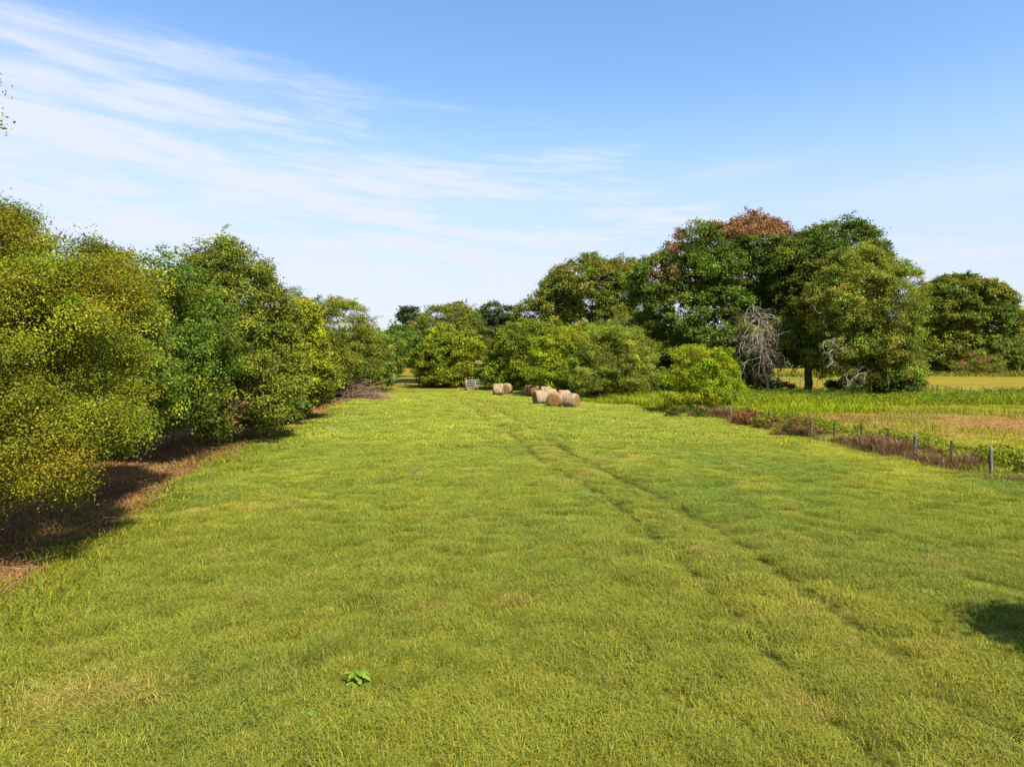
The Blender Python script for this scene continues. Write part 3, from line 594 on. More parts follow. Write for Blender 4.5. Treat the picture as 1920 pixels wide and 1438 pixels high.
tree('broadleaf_tree', 'dark low understory tree behind the lime green bush', 'tree', (22.5, 84),
     [E_(1280, 690, 60, 44, 84, 3.5), E_(1350, 680, 50, 44, 86, 3.5)], 'dark', leaf=0.18, n_sub=80, Rs=.9, n_cl=10, n_leaf=28, cr=.25, r0=.2, n_twigs=30, fork=.2)
tree('small_tree', 'glossy bright green vine wrapped shrub at the foot of the pale trunked oak', 'bush', (43, 75.5),
     [E_(1690, 715, 26, 30, 75.5, 1.5), E_(1665, 722, 24, 22, 75, 1.4), E_(1600, 725, 26, 20, 76, 1.4)], 'green', leaf=0.16, n_sub=60, Rs=.55, n_cl=9, n_leaf=24, cr=.18, r0=.07, stems=2, n_twigs=20, zmin=.05)
tree('cedar_shrub', 'small feathery olive cedar right of the pale trunked oak', 'bush', (46, 77.5),
     [E_(1712, 722, 20, 20, 77.5, 1.3)], 'olive', leaf=0.16, n_sub=26, Rs=.45, n_cl=9, n_leaf=26, cr=.16, wr=.3, r0=.06, stems=2, n_twigs=14, zmin=.05)
tree('lime_bush', 'lime yellow leafy bush growing in the fence line', 'bush', (16.0, 59.5),
     [E_(1315, 700, 62, 48, 59.5, 2.3), E_(1290, 735, 50, 36, 59, 1.9), E_(1345, 740, 44, 38, 59, 1.9), E_(1300, 670, 40, 24, 60, 1.6), E_(1350, 685, 30, 34, 60, 1.5)],
     'lime', leaf=0.13, n_sub=105, Rs=0.5, n_cl=10, n_leaf=22, cr=0.18, wr=.55, r0=0.09, stems=2, n_twigs=60, fill=.12, vary=.2, zmin=.05)
# a second look at the grove's lit understory: leafy saplings
shrub('bush', 'dark leafy undergrowth bush between the dead tree and the dark trunk', (31.5, 84), [E_(1440, 728, 44, 16, 84, 1.6), E_(1400, 722, 40, 20, 85, 1.6)], 'dark', leaf=.18, n_sub=44, Rs=.6, cr=.22)
shrub('bush', 'dark leafy undergrowth bush right of the dark trunk', (37.5, 80), [E_(1585, 728, 34, 16, 80, 1.5)], 'dark', leaf=.18, n_sub=30, Rs=.6, cr=.22)
# tree behind the camera on the right: its shade falls into the lower right corner
tree('broadleaf_tree', 'tree outside the picture whose shade falls on the lower right corner', 'tree', (14.5, 6.0),
     [(14.0, 7.0, 6.6, 2.1, 2.1, 1.8), (15.6, 5.6, 7.2, 2.0, 2.0, 1.8)], 'near', leaf=0.2, n_sub=90, Rs=.9, n_cl=9, n_leaf=16, cr=.3, r0=.25, n_twigs=20)

# ================================================================== dead wood
def gnarl(T, p, d, L, r, depth, kids=(3, 5), bend=0.35, droop=-0.05, spread=0.8, sides=5, shrink=.62):
    n = 6; pts = [np.array(p, float)]; d = unit(np.array(d, float))
    for i in range(n):
        d = unit(d + rng.standard_normal(3) * bend * 0.55 + np.array([0, 0, droop])); pts.append(pts[-1] + d * L / n)
    rr = np.linspace(r, r * 0.45, n + 1); T.add(pts, rr, sides)
    if depth > 0:
        for _ in range(rng.integers(*kids)):
            i = int(rng.integers(2, n + 1)); nd = unit(d + rng.standard_normal(3) * spread)
            gnarl(T, pts[i], nd, L * shrink * rng.uniform(.75, 1.2), rr[i] * 0.7, depth - 1, kids, bend, droop, spread, 4, shrink)
def dead_tree():
    b = P(1443, 727, 80); b[2] = float(gz(b[0], b[1]))
    t = empty('dead_tree', tuple(b)); tag(t, 'bare bleached dead tree with a tangle of pale drooping branches in front of the grove', 'dead tree')
    T = Tubes(); mid = P(1428, 650, 79); top = P(1412, 575, 79)
    c = np.vstack([curve(b, mid, 7, .05), curve(mid, top, 7, .06)[1:]]); T.add(c, np.linspace(.15, .045, len(c)), 8, .05); T.build('trunk', M_DEAD, t, off=b)
    B = Tubes()
    for i in range(44):
        k = int(rng.integers(4, len(c))); d = np.array([rng.normal(0, 1.0) - .15, -0.6 + rng.normal(0, .5), rng.normal(.05, .5)])
        gnarl(B, c[k], d, rng.uniform(1.8, 3.9), .036, 3, (2, 4), .55, -0.14, .8)
    for i in range(10):
        p = P(rng.uniform(1385, 1470), rng.uniform(600, 680), 79); gnarl(B, p, (rng.normal(), -.5, -.6), 2.0, .035, 2, (2, 4), .5, -.12)
    B.build('branches', M_DEAD, t, off=b)
dead_tree()
def boughs(parent, origin, list_, name='dead_bough', Y=73.5, mat=M_DEAD):
    b = np.array(parent.location)
    for (x0, y0, x1, y1, L, r) in list_:
        T = Tubes(); a = P(x0, y0, Y + 2.5); e = P(x1, y1, Y); c = curve(a, e, 6, .12); T.add(c, np.linspace(r, r * .6, 6), 6)
        for j in range(6): gnarl(T, c[rng.integers(1, 6)], unit(e - a) + rng.standard_normal(3) * .7 + np.array([0, -.3, -.2]), L, r * .55, 2, (2, 4), .5, -.10, .7)
        T.build(name, mat, parent, off=b)
boughs(toak, None, [(1610, 645, 1560, 655, 1.5, .07), (1600, 660, 1545, 640, 1.3, .06), (1620, 680, 1550, 690, 1.4, .07), (1575, 605, 1535, 588, 1.1, .05), (1640, 690, 1600, 710, 1.2, .06), (1660, 690, 1665, 705, .8, .05)])
boughs(toak, None, [(1640, 640, 1646, 655, .8, .045), (1615, 700, 1590, 715, .9, .05), (1595, 570, 1600, 560, .8, .04)])
tb2 = [o for o in bpy.data.objects if o.name == 'oak_tree.002'][0]
boughs(tb2, None, [(1530, 690, 1500, 672, 1.5, .06), (1535, 690, 1560, 675, 1.3, .06), (1500, 640, 1480, 620, 1.3, .05)], Y=77.5)

def stick_heap(name, label, cat, c, rx, ry, h, n, Lr, r, mat, up=.35, group=None, toward=None):
    b = np.array([c[0], c[1], float(gz(np.array(c[0]), np.array(c[1])))]); t = Tubes()
    for _ in range(n):
        a = rng.random() * 6.28; q = math.sqrt(rng.random()); x = math.cos(a) * q * rx; y = math.sin(a) * q * ry; z = h * (1 - q ** 1.6) * rng.random() + .05
        d = rng.standard_normal(3) * np.array([1, 1, up]); 
        if toward is not None: d = d * .6 + np.array(toward) * rng.uniform(.3, 1.2)
        L = rng.uniform(*Lr); p = b + np.array([x, y, z]); e = p + unit(d) * L; e[2] = max(e[2], b[2] + .05)
        t.add(curve(p, e, 5, .10), np.linspace(r, r * .4, 5) * rng.uniform(.5, 1.4), 4)
    o = t.build(name, mat, off=b); o.location = b; return tag(o, label, cat, group)
bp_ = G(655, 752)
stick_heap('brush_pile', 'heap of cut brown branches dumped at the left field edge', 'brush pile', (bp_[0] + .4, bp_[1] + .4), 2.9, 1.3, 2.7, 900, (.8, 2.8), .024, M_TWIG, .4, toward=(.25, -.1, -.1))
stick_heap('dead_bush', 'bare reddish twiggy bush behind the hay bales', 'bush', G(1046, 742), .9, .8, 1.2, 260, (.6, 1.5), .015, M_TWIG, 1.2, toward=(0, 0, 1.0))

# ================================================================== fence line
def make_fence():
    Y0 = float(FEN[2][1]); b = np.array([20.6, 28, 0]); t = empty('wire_fence', tuple(b))
    tag(t, 'old barbed wire fence of steel and grey wooden posts running along the right field edge', 'fence')
    posts = [(1858, 897, 838, 'w'), (1782, 880, 831, 's'), (1715, 862, 814, 'w'), (1664, 848, 811, 's'), (1614, 841, 798, 's'), (1563, 832, 795, 's'),
             (1521, 824, 788, 'w'), (1478, 815, 785, 's'), (1441, 806, 779, 's'), (1416, 799, 774, 's'), (1371, 790, 766, 'w'), (1340, 785, 762, 's'), (1266, 775, 750, 's'), (1246, 770, 748, 's'), (1221, 763, 738, 'w')]
    tops = []
    for (px, by, ty, k) in posts:
        x, y = G(px, by); z = float(gz(np.array(x), np.array(y))); h = (by - ty) * y / F + .02; h = min(max(h * 1.04, 1.15), 1.5)
        T = Tubes(); lean = rng.normal(0, .03, 2)
        if k == 'w':
            r = .075; c = [(x + lean[0] * s * h * 1.5, y + lean[1] * s * h, z - .05 + s * h) for s in np.linspace(0, 1, 6)]
            T.add(c, r * np.array([1.1, 1, .95, 1.0, .9, .62]), 9, .07); T.build('wooden_post', M_POST, t, off=b, smooth=True)
        else:
            T.box((x, y, z + h / 2), (.085, .02, h)); T.box((x, y + .02, z + h / 2 - .004), (.010, .04, h - .02)); T.box((x, y - .014, z + .9 * h), (.05, .014, .03))
            T.build('steel_post', M_RUST, t, off=b, smooth=False)
        tops.append((x, y, z, h))
    # extend out of frame toward the camera
    tops = [(22.0, 21.0, 0.0, 1.25), (21.3, 25, 0, 1.25)] + tops
    for wz in (.25, .5, .75, .98):
        T = Tubes(); pts = []
        for (x0, y0, z0, h0), (x1, y1, z1, h1) in zip(tops[:-1], tops[1:]):
            for s in (0, .25, .5, .75): pts.append((x0 + (x1 - x0) * s, y0 + (y1 - y0) * s - .02, z0 + (z1 - z0) * s + wz * 1.12 - .03 * math.sin(s * math.pi)))
        pts.append((tops[-1][0], tops[-1][1], tops[-1][2] + wz * 1.12)); T.add(pts, np.full(len(pts), .003), 3); T.build('wire', M_WIRE, t, off=b)
    t2b = np.array([46.0, 96.0, 0]); t2 = empty('wire_fence', tuple(t2b)); tag(t2, 'thin far fence of steel posts crossing the right pasture behind the weeds', 'fence')
    far = [(1480, 725), (1500, 727), (1532, 729), (1560, 731), (1748, 740), (1756, 741), (1781, 744), (1802, 746), (1819, 746), (1852, 750), (1859, 750), (1909, 752), (1914, 752), (1960, 757)]
    tp = []
    for px, by in far:
        x, y = G(px, by); T = Tubes(); h = 1.25; T.box((x, y, h / 2), (.07, .03, h)); T.build('steel_post', M_RUST, t2, off=t2b, smooth=False); tp.append((x, y))
    for wz in (.35, .65, .95, 1.15):
        T = Tubes(); pts = [(x, y - .02, wz) for x, y in tp]; T.add(pts, np.full(len(pts), .005), 3); T.build('wire', M_WIRE, t2, off=t2b)
make_fence()

# ================================================================== gates at the far end
def make_gates():
    x0, y0 = G(874, 732); b = np.array([x0, y0, 0.]); t = empty('farm_gate', tuple(b)); tag(t, 'white tubular metal farm gate standing ajar under the trees', 'gate')
    x1, y1 = P(922, 725, y0 + 3.5)[:2]; L = math.hypot(x1 - x0, y1 - y0); ux, uy = (x1 - x0) / L, (y1 - y0) / L
    fr = Tubes(); rl = Tubes()
    Z0, Z1 = .22, 1.38
    for z in (Z0, Z1): fr.add([(x0 + ux * s, y0 + uy * s, z) for s in (0.12, L / 2, L)], [.032] * 3, 7)
    for s in (.12, L): fr.add([(x0 + ux * s, y0 + uy * s, z) for z in (Z0, .8, Z1)], [.032] * 3, 7)
    fr.build('gate_frame', M_PIPE, t, off=b)
    for z in (.45, .68, .91, 1.14): 
        r_ = Tubes(); r_.add([(x0 + ux * s, y0 + uy * s, z) for s in (.13, L / 2, L - .01)], [.026] * 3, 6); r_.build('rail', M_PIPE, t, off=b)
    for s in (L * .36, L * .68):
        r_ = Tubes(); r_.add([(x0 + ux * s, y0 + uy * s - .05, z) for z in (Z0 - .02, .8, Z1 + .02)], [.03] * 3, 6); r_.build('upright', M_PIPE, t, off=b)
    po = Tubes(); po.add([(0, 0, z) for z in (-.1, .8, 1.75)], [.15, .14, .12], 9, .04); o = po.build('gate_post', M_REDPOST); o.location = (x0 - .06, y0, 0); tag(o, 'reddish wooden post at the hinge end of the white gate', 'post')
    # ranch entrance beam
    a = P(889, 680, 108); c = P(919, 679, 108); tb = np.array([(a[0] + c[0]) / 2, 108, 0]); t3 = empty('entrance_beam', tuple(tb)); tag(t3, 'tan timber overhead beam of the field entrance showing among the leaves', 'entrance')
    T = Tubes(); T.box(((a[0] + c[0]) / 2, 108 - 3.2, a[2]), (c[0] - a[0] + .6, .16, .16)); T.box(((a[0] + c[0]) / 2 - .4, 108 - 3.2, a[2] + .26), (.9, .07, .22)); T.build('crossbeam', M_TIMBER, t3, off=tb, smooth=False)
    for x in (a[0] - .1, c[0] + .1):
        T = Tubes(); T.add([(x, 104.96, z) for z in (-.1, 2, a[2] - .09)], [.11, .1, .1], 8, .03); T.build('pole', M_TIMBER, t3, off=tb)
    # dark pipe gate in the gap
    xa, ya = G(712, 724); xb, yb = G(786, 726); m = np.array([xa, ya, 0.]); t4 = empty('farm_gate', tuple(m)); tag(t4, 'dark low pipe gate closing the gap at the far left corner', 'gate')
    for z in (.3, .6, .9, 1.2): 
        T = Tubes(); T.add([(xa + (xb - xa) * s, ya + (yb - ya) * s, z) for s in (0, .5, 1)], [.04] * 3, 6); T.build('rail', M_RUST, t4, off=m)
    for s in (0, .33, .66, 1):
        T = Tubes(); T.add([(xa + (xb - xa) * s, ya + (yb - ya) * s - .06, z) for z in (0, .7, 1.35)], [.05] * 3, 6); T.build('upright', M_RUST, t4, off=m)
make_gates()

# ================================================================== hay bales
def mat_bale(name, side):
    m = bpy.data.materials.new(name); m.use_nodes = True; g = NT(m.node_tree); pb = g.n['Principled BSDF']; pb.inputs['Roughness'].default_value = .95; pb.inputs['Specular IOR Level'].default_value = .1
    tc = g.new('ShaderNodeTexCoord'); sp = g.new('ShaderNodeSeparateXYZ'); g.l.new(tc.outputs['Object'], sp.inputs[0]); oi = g.new('ShaderNodeObjectInfo')
    off = g.math('MULTIPLY', oi.outputs['Random'], 37.0)
    if side:
        v = g.xyz(g.math('ADD', g.math('MULTIPLY', sp.outputs[0], 9.0), off), g.math('MULTIPLY', sp.outputs[1], .8), g.math('MULTIPLY', sp.outputs[2], .8))
        n = g.noise(v, 2.2, 5, .65); n2 = g.noise(g.xyz(g.math('ADD', sp.outputs[0], off), sp.outputs[1], sp.outputs[2]), 2.6, 4, .6)
        c = g.mix(g.ramp(n, .35, .65), (.120, .075, .040), (.33, .25, .165)); c = g.mix(g.ramp(n2, .52, .68, 0, .75), c, (.17, .075, .03))
    else:
        r = g.math('SQRT', g.math('ADD', g.math('MULTIPLY', sp.outputs[1], sp.outputs[1]), g.math('MULTIPLY', sp.outputs[2], sp.outputs[2])))
        n0 = g.noise(tc.outputs['Object'], 3.5, 5, .7); w = g.math('SINE', g.math('ADD', g.math('MULTIPLY', r, 48), g.math('MULTIPLY', n0, 14)))
        n = g.noise(tc.outputs['Object'], 22, 4, .7); c = g.mix(g.ramp(w, -1, 1, .1, .9), (.13, .075, .025), (.26, .155, .055)); c = g.mix(g.ramp(n0, .5, .65, 0, .6), c, (.10, .06, .035))
    bp = g.new('ShaderNodeBump'); bp.inputs['Strength'].default_value = .8; bp.inputs['Distance'].default_value = .04
    g.l.new(n, bp.inputs['Height']); g.l.new(bp.outputs[0], pb.inputs['Normal']); g.l.new(c, pb.inputs['Base Color'])
    return m
M_SIDE = mat_bale('net_wrapped_hay', True); M_END = mat_bale('cut_hay_end', False); 
def bale_mesh(Lb, R, seed):
    r = np.random.default_rng(seed); ns = 40
    prof = [(-.5, .0), (-.5, .3), (-.495, .6), (-.475, .82), (-.44, .925), (-.37, .985), (-.25, 1.015), (0, 1.0), (.25, 1.02), (.37, .985), (.44, .925), (.475, .82), (.495, .6), (.5, .3), (.5, .0)]
    V = []; k = len(prof)
    ph = r.random(6) * 6.28
    for i, (u, q) in enumerate(prof):
        for j in range(ns):
            a = 2 * math.pi * j / ns; rr = R * max(q, .02) * (1 + .015 * math.sin(3 * a + ph[0]) + .02 * math.sin(2 * a + ph[1]) + .012 * math.sin(7 * a + ph[2] + u * 5) + r.normal() * .008)
            z = math.sin(a) * rr; y = math.cos(a) * rr; 
            if z < 0: z *= .93; y *= 1.03                 # settled underside
            V.append((u * Lb + r.normal() * .008, y, z))
    idx = np.arange(k * ns).reshape(k, ns); q = np.stack([idx[:-1], np.roll(idx[:-1], -1, 1), np.roll(idx[1:], -1, 1), idx[1:]], -1)
    fm = np.zeros(q.shape[:2], int); fm[:4] = 1; fm[-4:] = 1
    V = np.array(V); V[:, 2] += R * .93 - .03
    Fs = [q.reshape(-1, 4)]; fmat = list(fm.ravel())
    # loose straw standing off the bale
    n = 700; a = r.random(n) * 6.28; u = r.uniform(-.5, .5, n) * Lb; onend = r.random(n) < .35; rr = np.where(onend, R * np.sqrt(r.random(n)), R * 1.0); u = np.where(onend, np.sign(u) * Lb * .5, u)
    base = np.stack([u, np.cos(a) * rr, np.sin(a) * rr * .97 + R * .93 - .03], -1); out = np.where(onend[:, None], np.stack([np.sign(u), 0 * u, 0 * u], -1), np.stack([0 * u, np.cos(a), np.sin(a)], -1))
    d = unit(out * .7 + r.standard_normal((n, 3)) * .8); s = unit(np.cross(d, r.standard_normal((n, 3)))) * .006
    L_ = r.uniform(.03, .11, n)[:, None]; T = np.stack([base - s, base + s, base + d * L_], 1).reshape(-1, 3); T[:, 2] = np.maximum(T[:, 2], .0)
    t = np.arange(3 * n).reshape(n, 3) + len(V); fmat += [0] * n
    return raw_mesh('hay_bale', np.concatenate([V, T]), Fs + [t], [M_SIDE, M_END], fmat=fmat, smooth=True)
BM = [bale_mesh(1.34, .77, s) for s in (1, 2, 3, 4)]
bales = [  # px, base py, yaw, label
 (1013, 758.5, .32, 'large pale round hay bale, left of the front three'),
 (1041, 763.5, 1.30, 'brown round hay bale showing its rough flat end, middle of the front three'),
 (1071, 766.5, -.50, 'pale round hay bale with a rust brown patch, nearest and rightmost of the group'),
 (1032, 753.5, .15, 'pale round hay bale peeking over the middle of the front three'),
 (1057, 757.0, .3, 'round hay bale mostly hidden between the brown bale and the rightmost bale'),
 (1024, 747.0, .05, 'hay bale whose flat tan top shows farthest back at the right of the group'),
 (994, 743.0, .9, 'small looking hay bale standing at the back left of the group'),
 (1008, 744.5, 1.35, 'dark weathered hay bale behind the group in the shade of the bushes'),
 (934, 741.5, .05, 'lone pale hay bale near the white gate, its wrapped side facing the viewer'),
 (949, 739.5, 1.25, 'hay bale end with dark mottling touching the lone pale bale on its right')]
for i, (px, py, yaw, lab) in enumerate(bales):
    x, y = G(px, py); y += .74; x = (px - 960) / F * y
    o = link('hay_bale', BM[i % 4]); o.location = (x, y, float(gz(np.array(x), np.array(y)))); o.rotation_euler = (0, 0, yaw + (math.pi if i % 3 == 1 else 0)); tag(o, lab, 'hay bale', 'round hay bales in the field')

# ================================================================== ground cover, weeds, dead grass
def leafy_cover(name, label, cat, x, y, hfun, L, pal, dens_mask=None, tint=1.0, wr=.7, dry=None):
    z0 = gz(x, y); h = hfun(x, y); n = len(x); z = z0 + h * (0.35 + 0.75 * rng.random(n) ** .6)
    nr = unit(np.array([0, 0, .8]) + rng.standard_normal((n, 3)) * .6); V, q = leaf_quads(np.stack([x, y, z], -1), nr, L * (.6 + .8 * rng.random(n)), wr)
    c = pick(pal, n) * (.7 + .6 * fbm(x, y, .8, 3, 50))[:, None] * tint
    if dry is not None: m = rng.random(n) < dry(x, y); c[m] = pick('brown', m.sum()) * .9
    return V, q, c
def add_stuff(name, label, cat, parts, mat=M_LEAF):
    Vs, fs, cs, off = [], {}, {}, 0
    for p in parts:
        V = p[0]; Vs.append(V)
        for f in p[1]: fs.setdefault(f.shape[1], []).append(f + off); cs.setdefault(f.shape[1], []).append(p[2])
        off += len(V)
    ks = sorted(fs); me = raw_mesh(name, np.concatenate(Vs), [np.concatenate(fs[k]) for k in ks], mat, np.concatenate([np.concatenate(cs[k]) for k in ks]))
    return tag(link(name, me), label, cat, kind='stuff')
def bl(x, y, h, w, lean, col, dz=0.0):
    V, q, t = blade_geo(np.stack([x, y, gz(x, y) - .02 + dz], -1), h, w, lean); return (V, [q, t], col)
# left dead strip
n = 150000; y = rng.uniform(9, 100, n) ** 1.0; y = 9 + 91 * rng.random(n) ** 1.7; e = lx(STRIP, y) ; x = e + 0.9 - 7.0 * rng.random(n) ** 1.15
_, st = zones(x, y); k = (st > .25) | ((rng.random(n) < .12) & (x > e)); x, y = x[k], y[k]; n = len(x)
c = np.array((.29, .14, .052)) * (.45 + .9 * rng.random((n, 1))) * (.55 + .9 * fbm(x, y, .8, 3, 60))[:, None]; g_ = (rng.random(n) < .07); c[g_] = (.13, .18, .03)
hh = (.10 + .28 * fbm(x, y, .6, 3, 61)) * (.5 + rng.random(n)); dist = 1 + (y - 10) / 30
add_stuff('dead_grass', 'brown dried grass and straw litter under the left trees', 'dry grass', [bl(x, y, hh, .010 * dist, 1.3, c)], M_DRY)
# green weeds between strip and grass plus weeds under the left trees
n = 16000; y = 10 + 60 * rng.random(n) ** 1.5; x = lx(STRIP, y) + rng.normal(.2, .9, n); k = fbm(x, y, .5, 3, 70) > .48; x, y = x[k], y[k]; n = len(x)
c = pick('bright', n) * (.5 + .6 * rng.random((n, 1))); ew = bl(x, y, .22 + .25 * rng.random(n), .014 * (1 + y / 40), .9, c)
n = 6000; y = 24 + 40 * rng.random(n); x = lx(FEN, y) + rng.normal(-.5, .45, n); k = fbm(x, y, .5, 3, 77) > .5; x, y = x[k], y[k]; n = len(x); c = pick('bright', n) * (.6 + .5 * rng.random((n, 1)))
add_stuff('fence_weeds', 'green weeds and tufts along the foot of the wire fence', 'weeds', [bl(x, y, .2 + .35 * rng.random(n), .02, .8, c)], M_GRASS)
n = 1; add_stuff('edge_weeds', 'tall green weeds fringing the brown strip on the left', 'weeds', [ew], M_GRASS)
# vine cover beyond fence
n = 95000; y = 26 + 40 * rng.random(n) ** 1.2; w_ = 4.4 * (0.55 + .9 * vnoise(y, y * 0, .25, 3)); x = lx(FEN, y) + .35 + w_ * rng.random(n) ** 1.2
hf = lambda x, y: (.02 + .78 * sstep(fbm(x, y, .75, 4, 80), .30, .72)) * sstep(x - lx(FEN, y), .0, 1.0) * sstep(x - lx(FEN, y), 5.0, 2.5)
k = hf(x, y) > .12; x, y = x[k], y[k]
V, q, c = leafy_cover('', '', '', x, y, hf, .085 * (.8 + y / 60), 'bright', tint=1.0); c *= (.55 + .9 * fbm(x, y, 1.6, 3, 85))[:, None]; c[rng.random(len(c)) < .06] = (.24, .15, .05)

add_stuff('vine_cover', 'bright green leafy vines matted beyond the wire fence on the right', 'ground cover', [(V, [q], c)])
# brown dead weeds in the fence line
n = 60000; y = 24 + 38 * rng.random(n) ** 1.1; x = lx(FEN, y) + rng.normal(-.12, .52, n) * (.7 + .8 * vnoise(y, y * 0, .5, 8)) - .05; m_ = fbm(x, y, .75, 4, 90); k = m_ > .35 + .13 * rng.random(n); x, y, m_ = x[k], y[k], m_[k]; n = len(x)
c = np.where(rng.random((n, 1)) < .3, np.array([[.27, .17, .08]]), np.array([[.095, .048, .022]])) * (.6 + .8 * rng.random((n, 1)))
add_stuff('dead_weeds', 'brown dead weeds standing along the foot of the wire fence', 'dry weeds', [bl(x, y, (.16 + 1.6 * (m_ - .38)) * (.4 + 1.1 * rng.random(n)), .013 * (y / 34), .75, c)], M_DRY)
# tall weeds bands
def weeds(xr, yr, n, h, pal, w=.045, mask=0, seed=100, tint=1.0, lean=.5):
    x = rng.uniform(*xr, n); y = rng.uniform(*yr, n); f = fbm(x, y, .3, 3, seed); k = (f > mask) & (x > lx(FEN, np.minimum(y, 92)) - 1.2); x, y, f = x[k], y[k], f[k]; n = len(x)
    return bl(x, y, h * (.15 + 1.1 * f + .7 * (fbm(x, y, 1.3, 3, seed + 1) - .4)) * (.5 + .8 * rng.random(n)), w, lean, pick(pal, n) * tint * (.7 + .6 * rng.random((n, 1))))
def wleaf(xr, yr, n, h, pal, L=.16, seed=100, mask=0.3, tint=1.0):
    x = rng.uniform(*xr, n); y = rng.uniform(*yr, n); k = (fbm(x, y, .3, 3, seed) > mask) & (x > lx(FEN, np.minimum(y, 92)) - 1.2); x, y = x[k], y[k]
    V, q, c = leafy_cover('', '', '', x, y, lambda a, b: h * (.3 + 1.1 * fbm(a, b, .3, 3, seed)), L, pal, tint=tint, wr=.45); return (V, [q], c)
add_stuff('tall_weeds', 'band of tall green weeds across the pasture in front of the grove', 'weeds',
    [weeds((9, 75), (66, 80), 42000, 1.1, 'bright', .045, .3, 100, 1.15), wleaf((9, 75), (67, 79), 42000, .9, 'bright', .16, 100, .36, 1.1), weeds((30, 150), (84, 100), 3500, .8, 'green', .07, .56, 150), wleaf((16, 75), (64, 82), 22000, 1.15, 'green', .2, 160, .50), weeds((30, 170), (150, 168), 9000, 1.3, 'olive', .12, .3, 155), weeds((12, 32), (58, 70), 12000, .9, 'lime', .04, .42, 130, 1.0), weeds((20, 46), (40, 64), 7000, .8, 'lime', .03, .55, 131, .9, .35)], M_GRASS)
x_, y_ = rng.uniform(2, 15, 16000), rng.uniform(68, 78, 16000); k = (x_ < lx(FEN, y_) + 1) & (y_ > 83 - 1.15 * x_ + rng.normal(0, .8, 16000)) & (y_ > 70.5); x_, y_ = x_[k], y_[k]
add_stuff('low_weeds', 'leafy green weeds at the foot of the bushes beside the hay bales', 'weeds', [bl(x_, y_, .25 + .45 * rng.random(len(x_)), .04, .7, pick('bright', len(x_)) * .95)], M_GRASS)

T = Tubes()
for _ in range(420):
    y = 11 + 50 * rng.random() ** 1.6; x = float(lx(STRIP, y)) - rng.uniform(-.1, 3.2); a = rng.random() * 6.28; L = rng.uniform(.25, 1.3); z = float(gz(np.array(x), np.array(y))) + rng.uniform(.06, .22)
    T.add(curve((x, y, z), (x + math.cos(a) * L, y + math.sin(a) * L, z + rng.uniform(-.05, .25)), 4, .12), np.linspace(.012, .005, 4) * rng.uniform(.6, 1.5), 4)
tag(T.build('fallen_twigs', M_TWIG), 'fallen twigs scattered over the brown strip under the left trees', 'twigs', kind='stuff')
# reddish dead bush in the fence
gx, gy = G(1503, 822)
tree('dead_bush', 'rust brown dead bush leaning on the wire fence', 'bush', (gx, gy), [E_(1500, 803, 26, 22, gy, .8), E_(1475, 812, 26, 12, gy + .3, .8), E_(1512, 782, 10, 12, gy, .35)], 'rust', leaf=.08, n_sub=36, Rs=.24, n_cl=8, n_leaf=14, cr=.12, wr=.4, r0=.03, stems=2, bark=M_TWIG, n_twigs=50, zmin=.05, mat=M_DRY, mix2=('olive', .2))
for (px, py, lab, w, hh, pal, cat) in ((1440, 806, 'small olive and rust bramble in the fence near the lime bush', 26, 14, 'gold', 'bush'), (1400, 798, 'brown green bramble at the right foot of the lime bush', 28, 16, 'rust', 'bush'), (1290, 784, 'dark brambles under the left side of the lime bush', 44, 13, 'dark', 'bush')):
    gx, gy = G(px, py); tree('bramble', lab, cat, (gx, gy), [E_(px, py - hh * .7, w, hh, gy, .8)], pal, leaf=.10, n_sub=30, Rs=.25, n_cl=8, n_leaf=14, cr=.12, wr=.5, r0=.02, stems=2, bark=M_TWIG, n_twigs=24, zmin=.03, mix2=('rust', .4))

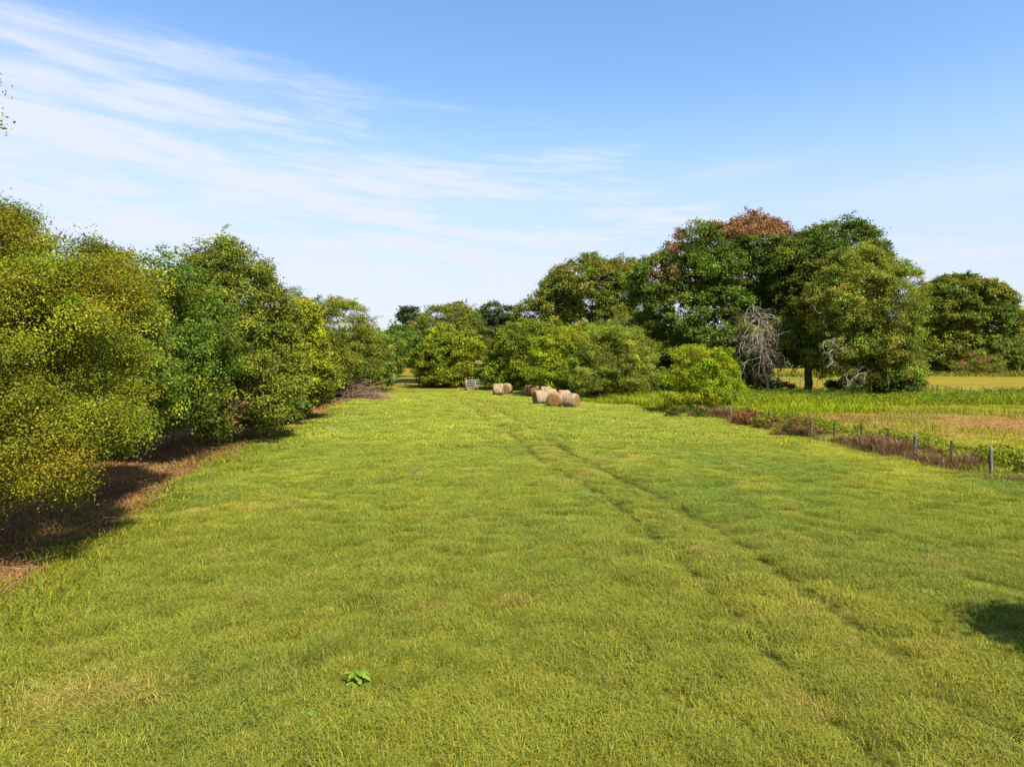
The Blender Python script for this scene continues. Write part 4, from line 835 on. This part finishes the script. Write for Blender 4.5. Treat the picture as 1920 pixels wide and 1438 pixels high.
# foreground broadleaf weeds
def rosette(px, py, R, n, lab, h):
    x, y = G(px, py); z = float(gz(np.array(x), np.array(y))); Vs = []; Q = []; cs = []
    for i in range(n):
        a = rng.random() * 6.28; l = R * rng.uniform(.5, 1.1); el_ = rng.uniform(.2, 1.0); st = np.array([math.cos(a) * l * .35, math.sin(a) * l * .35, h * el_])
        d = np.array([math.cos(a), math.sin(a), rng.uniform(-.3, .4)]); d = unit(d); s = unit(np.cross(d, [0, 0, 1.])); nrm = np.cross(s, d)
        prof = [(0, .03), (.2, .22), (.38, .14), (.52, .30), (.7, .16), (.82, .20), (1.0, .02)]; b0 = len(Vs)
        for u, w in prof:
            c = st + d * l * u * .8 - np.array([0, 0, .25 * l * u * u]); Vs += [c - s * w * l + nrm * w * l * .2, c, c + s * w * l + nrm * w * l * .2]
        for j in range(len(prof) - 1):
            for q in (0, 1): Q.append((b0 + 3 * j + q, b0 + 3 * j + q + 1, b0 + 3 * j + 4 + q, b0 + 3 * j + 3 + q)); cs.append(np.array((.15, .225, .02)) * (.8 + .4 * ((i * 7) % 5) / 5))
    o = link('leaves', raw_mesh('leaves', np.array(Vs), [np.array(Q)], M_LEAF, np.array(cs))); t = empty('broadleaf_weed', (x, y, z + .03)); o.parent = t
    T = Tubes()
    for i in range(8): a = rng.random() * 6.28; T.add([(0, 0, -.02), (math.cos(a) * R * .2, math.sin(a) * R * .2, h * .8)], [.006, .003], 4)
    T.build('stem', mat_bark('stem', (.08, .14, .03), (.12, .18, .04)), t); tag(t, lab, 'weed')
rosette(668, 1290, .20, 46, 'larger light green broadleaf weed in the foreground grass', .22)
rosette(585, 1355, .10, 14, 'small bright green weed in the foreground grass, below the larger one', .14)
# thin dark sapling
gx, gy = G(776, 893); T = Tubes(); b = np.array([gx, gy, 0.])
for i in range(9): T.add(curve(b, b + np.array([rng.normal(0, .22), rng.normal(0, .15), rng.uniform(.25, .55)]), 5, .1), np.linspace(.010, .004, 5), 4)
o = T.build('dry_stalk', M_TWIG, off=b); o.location = b; tag(o, 'small dark dry stalk standing alone in the middle of the hay field', 'weed')

# ================================================================== distant woods that close the horizon
def distant():
    n = 26000; ang = rng.uniform(-.95, .95, n); Y = 235 + 25 * rng.random(n); x = np.tan(ang) * Y
    top = 9 + 7 * fbm(x, x * 0, .035, 4, 140); z = top * rng.random(n) ** .7
    cl = np.stack([x, Y, z], -1); k = np.arange(n) // 8; dd = unit(np.stack([rng.normal(0, .4, n), np.full(n, -.8), rng.random(n)], -1))
    me = leaves_on(k, cl, dd, None, 7, .9, 1.0, .8, 'green', None, .3, name='distant_woods'); tag(link('distant_woods', me), 'far line of woods closing the view behind the trees', 'woods', kind='stuff')
distant()
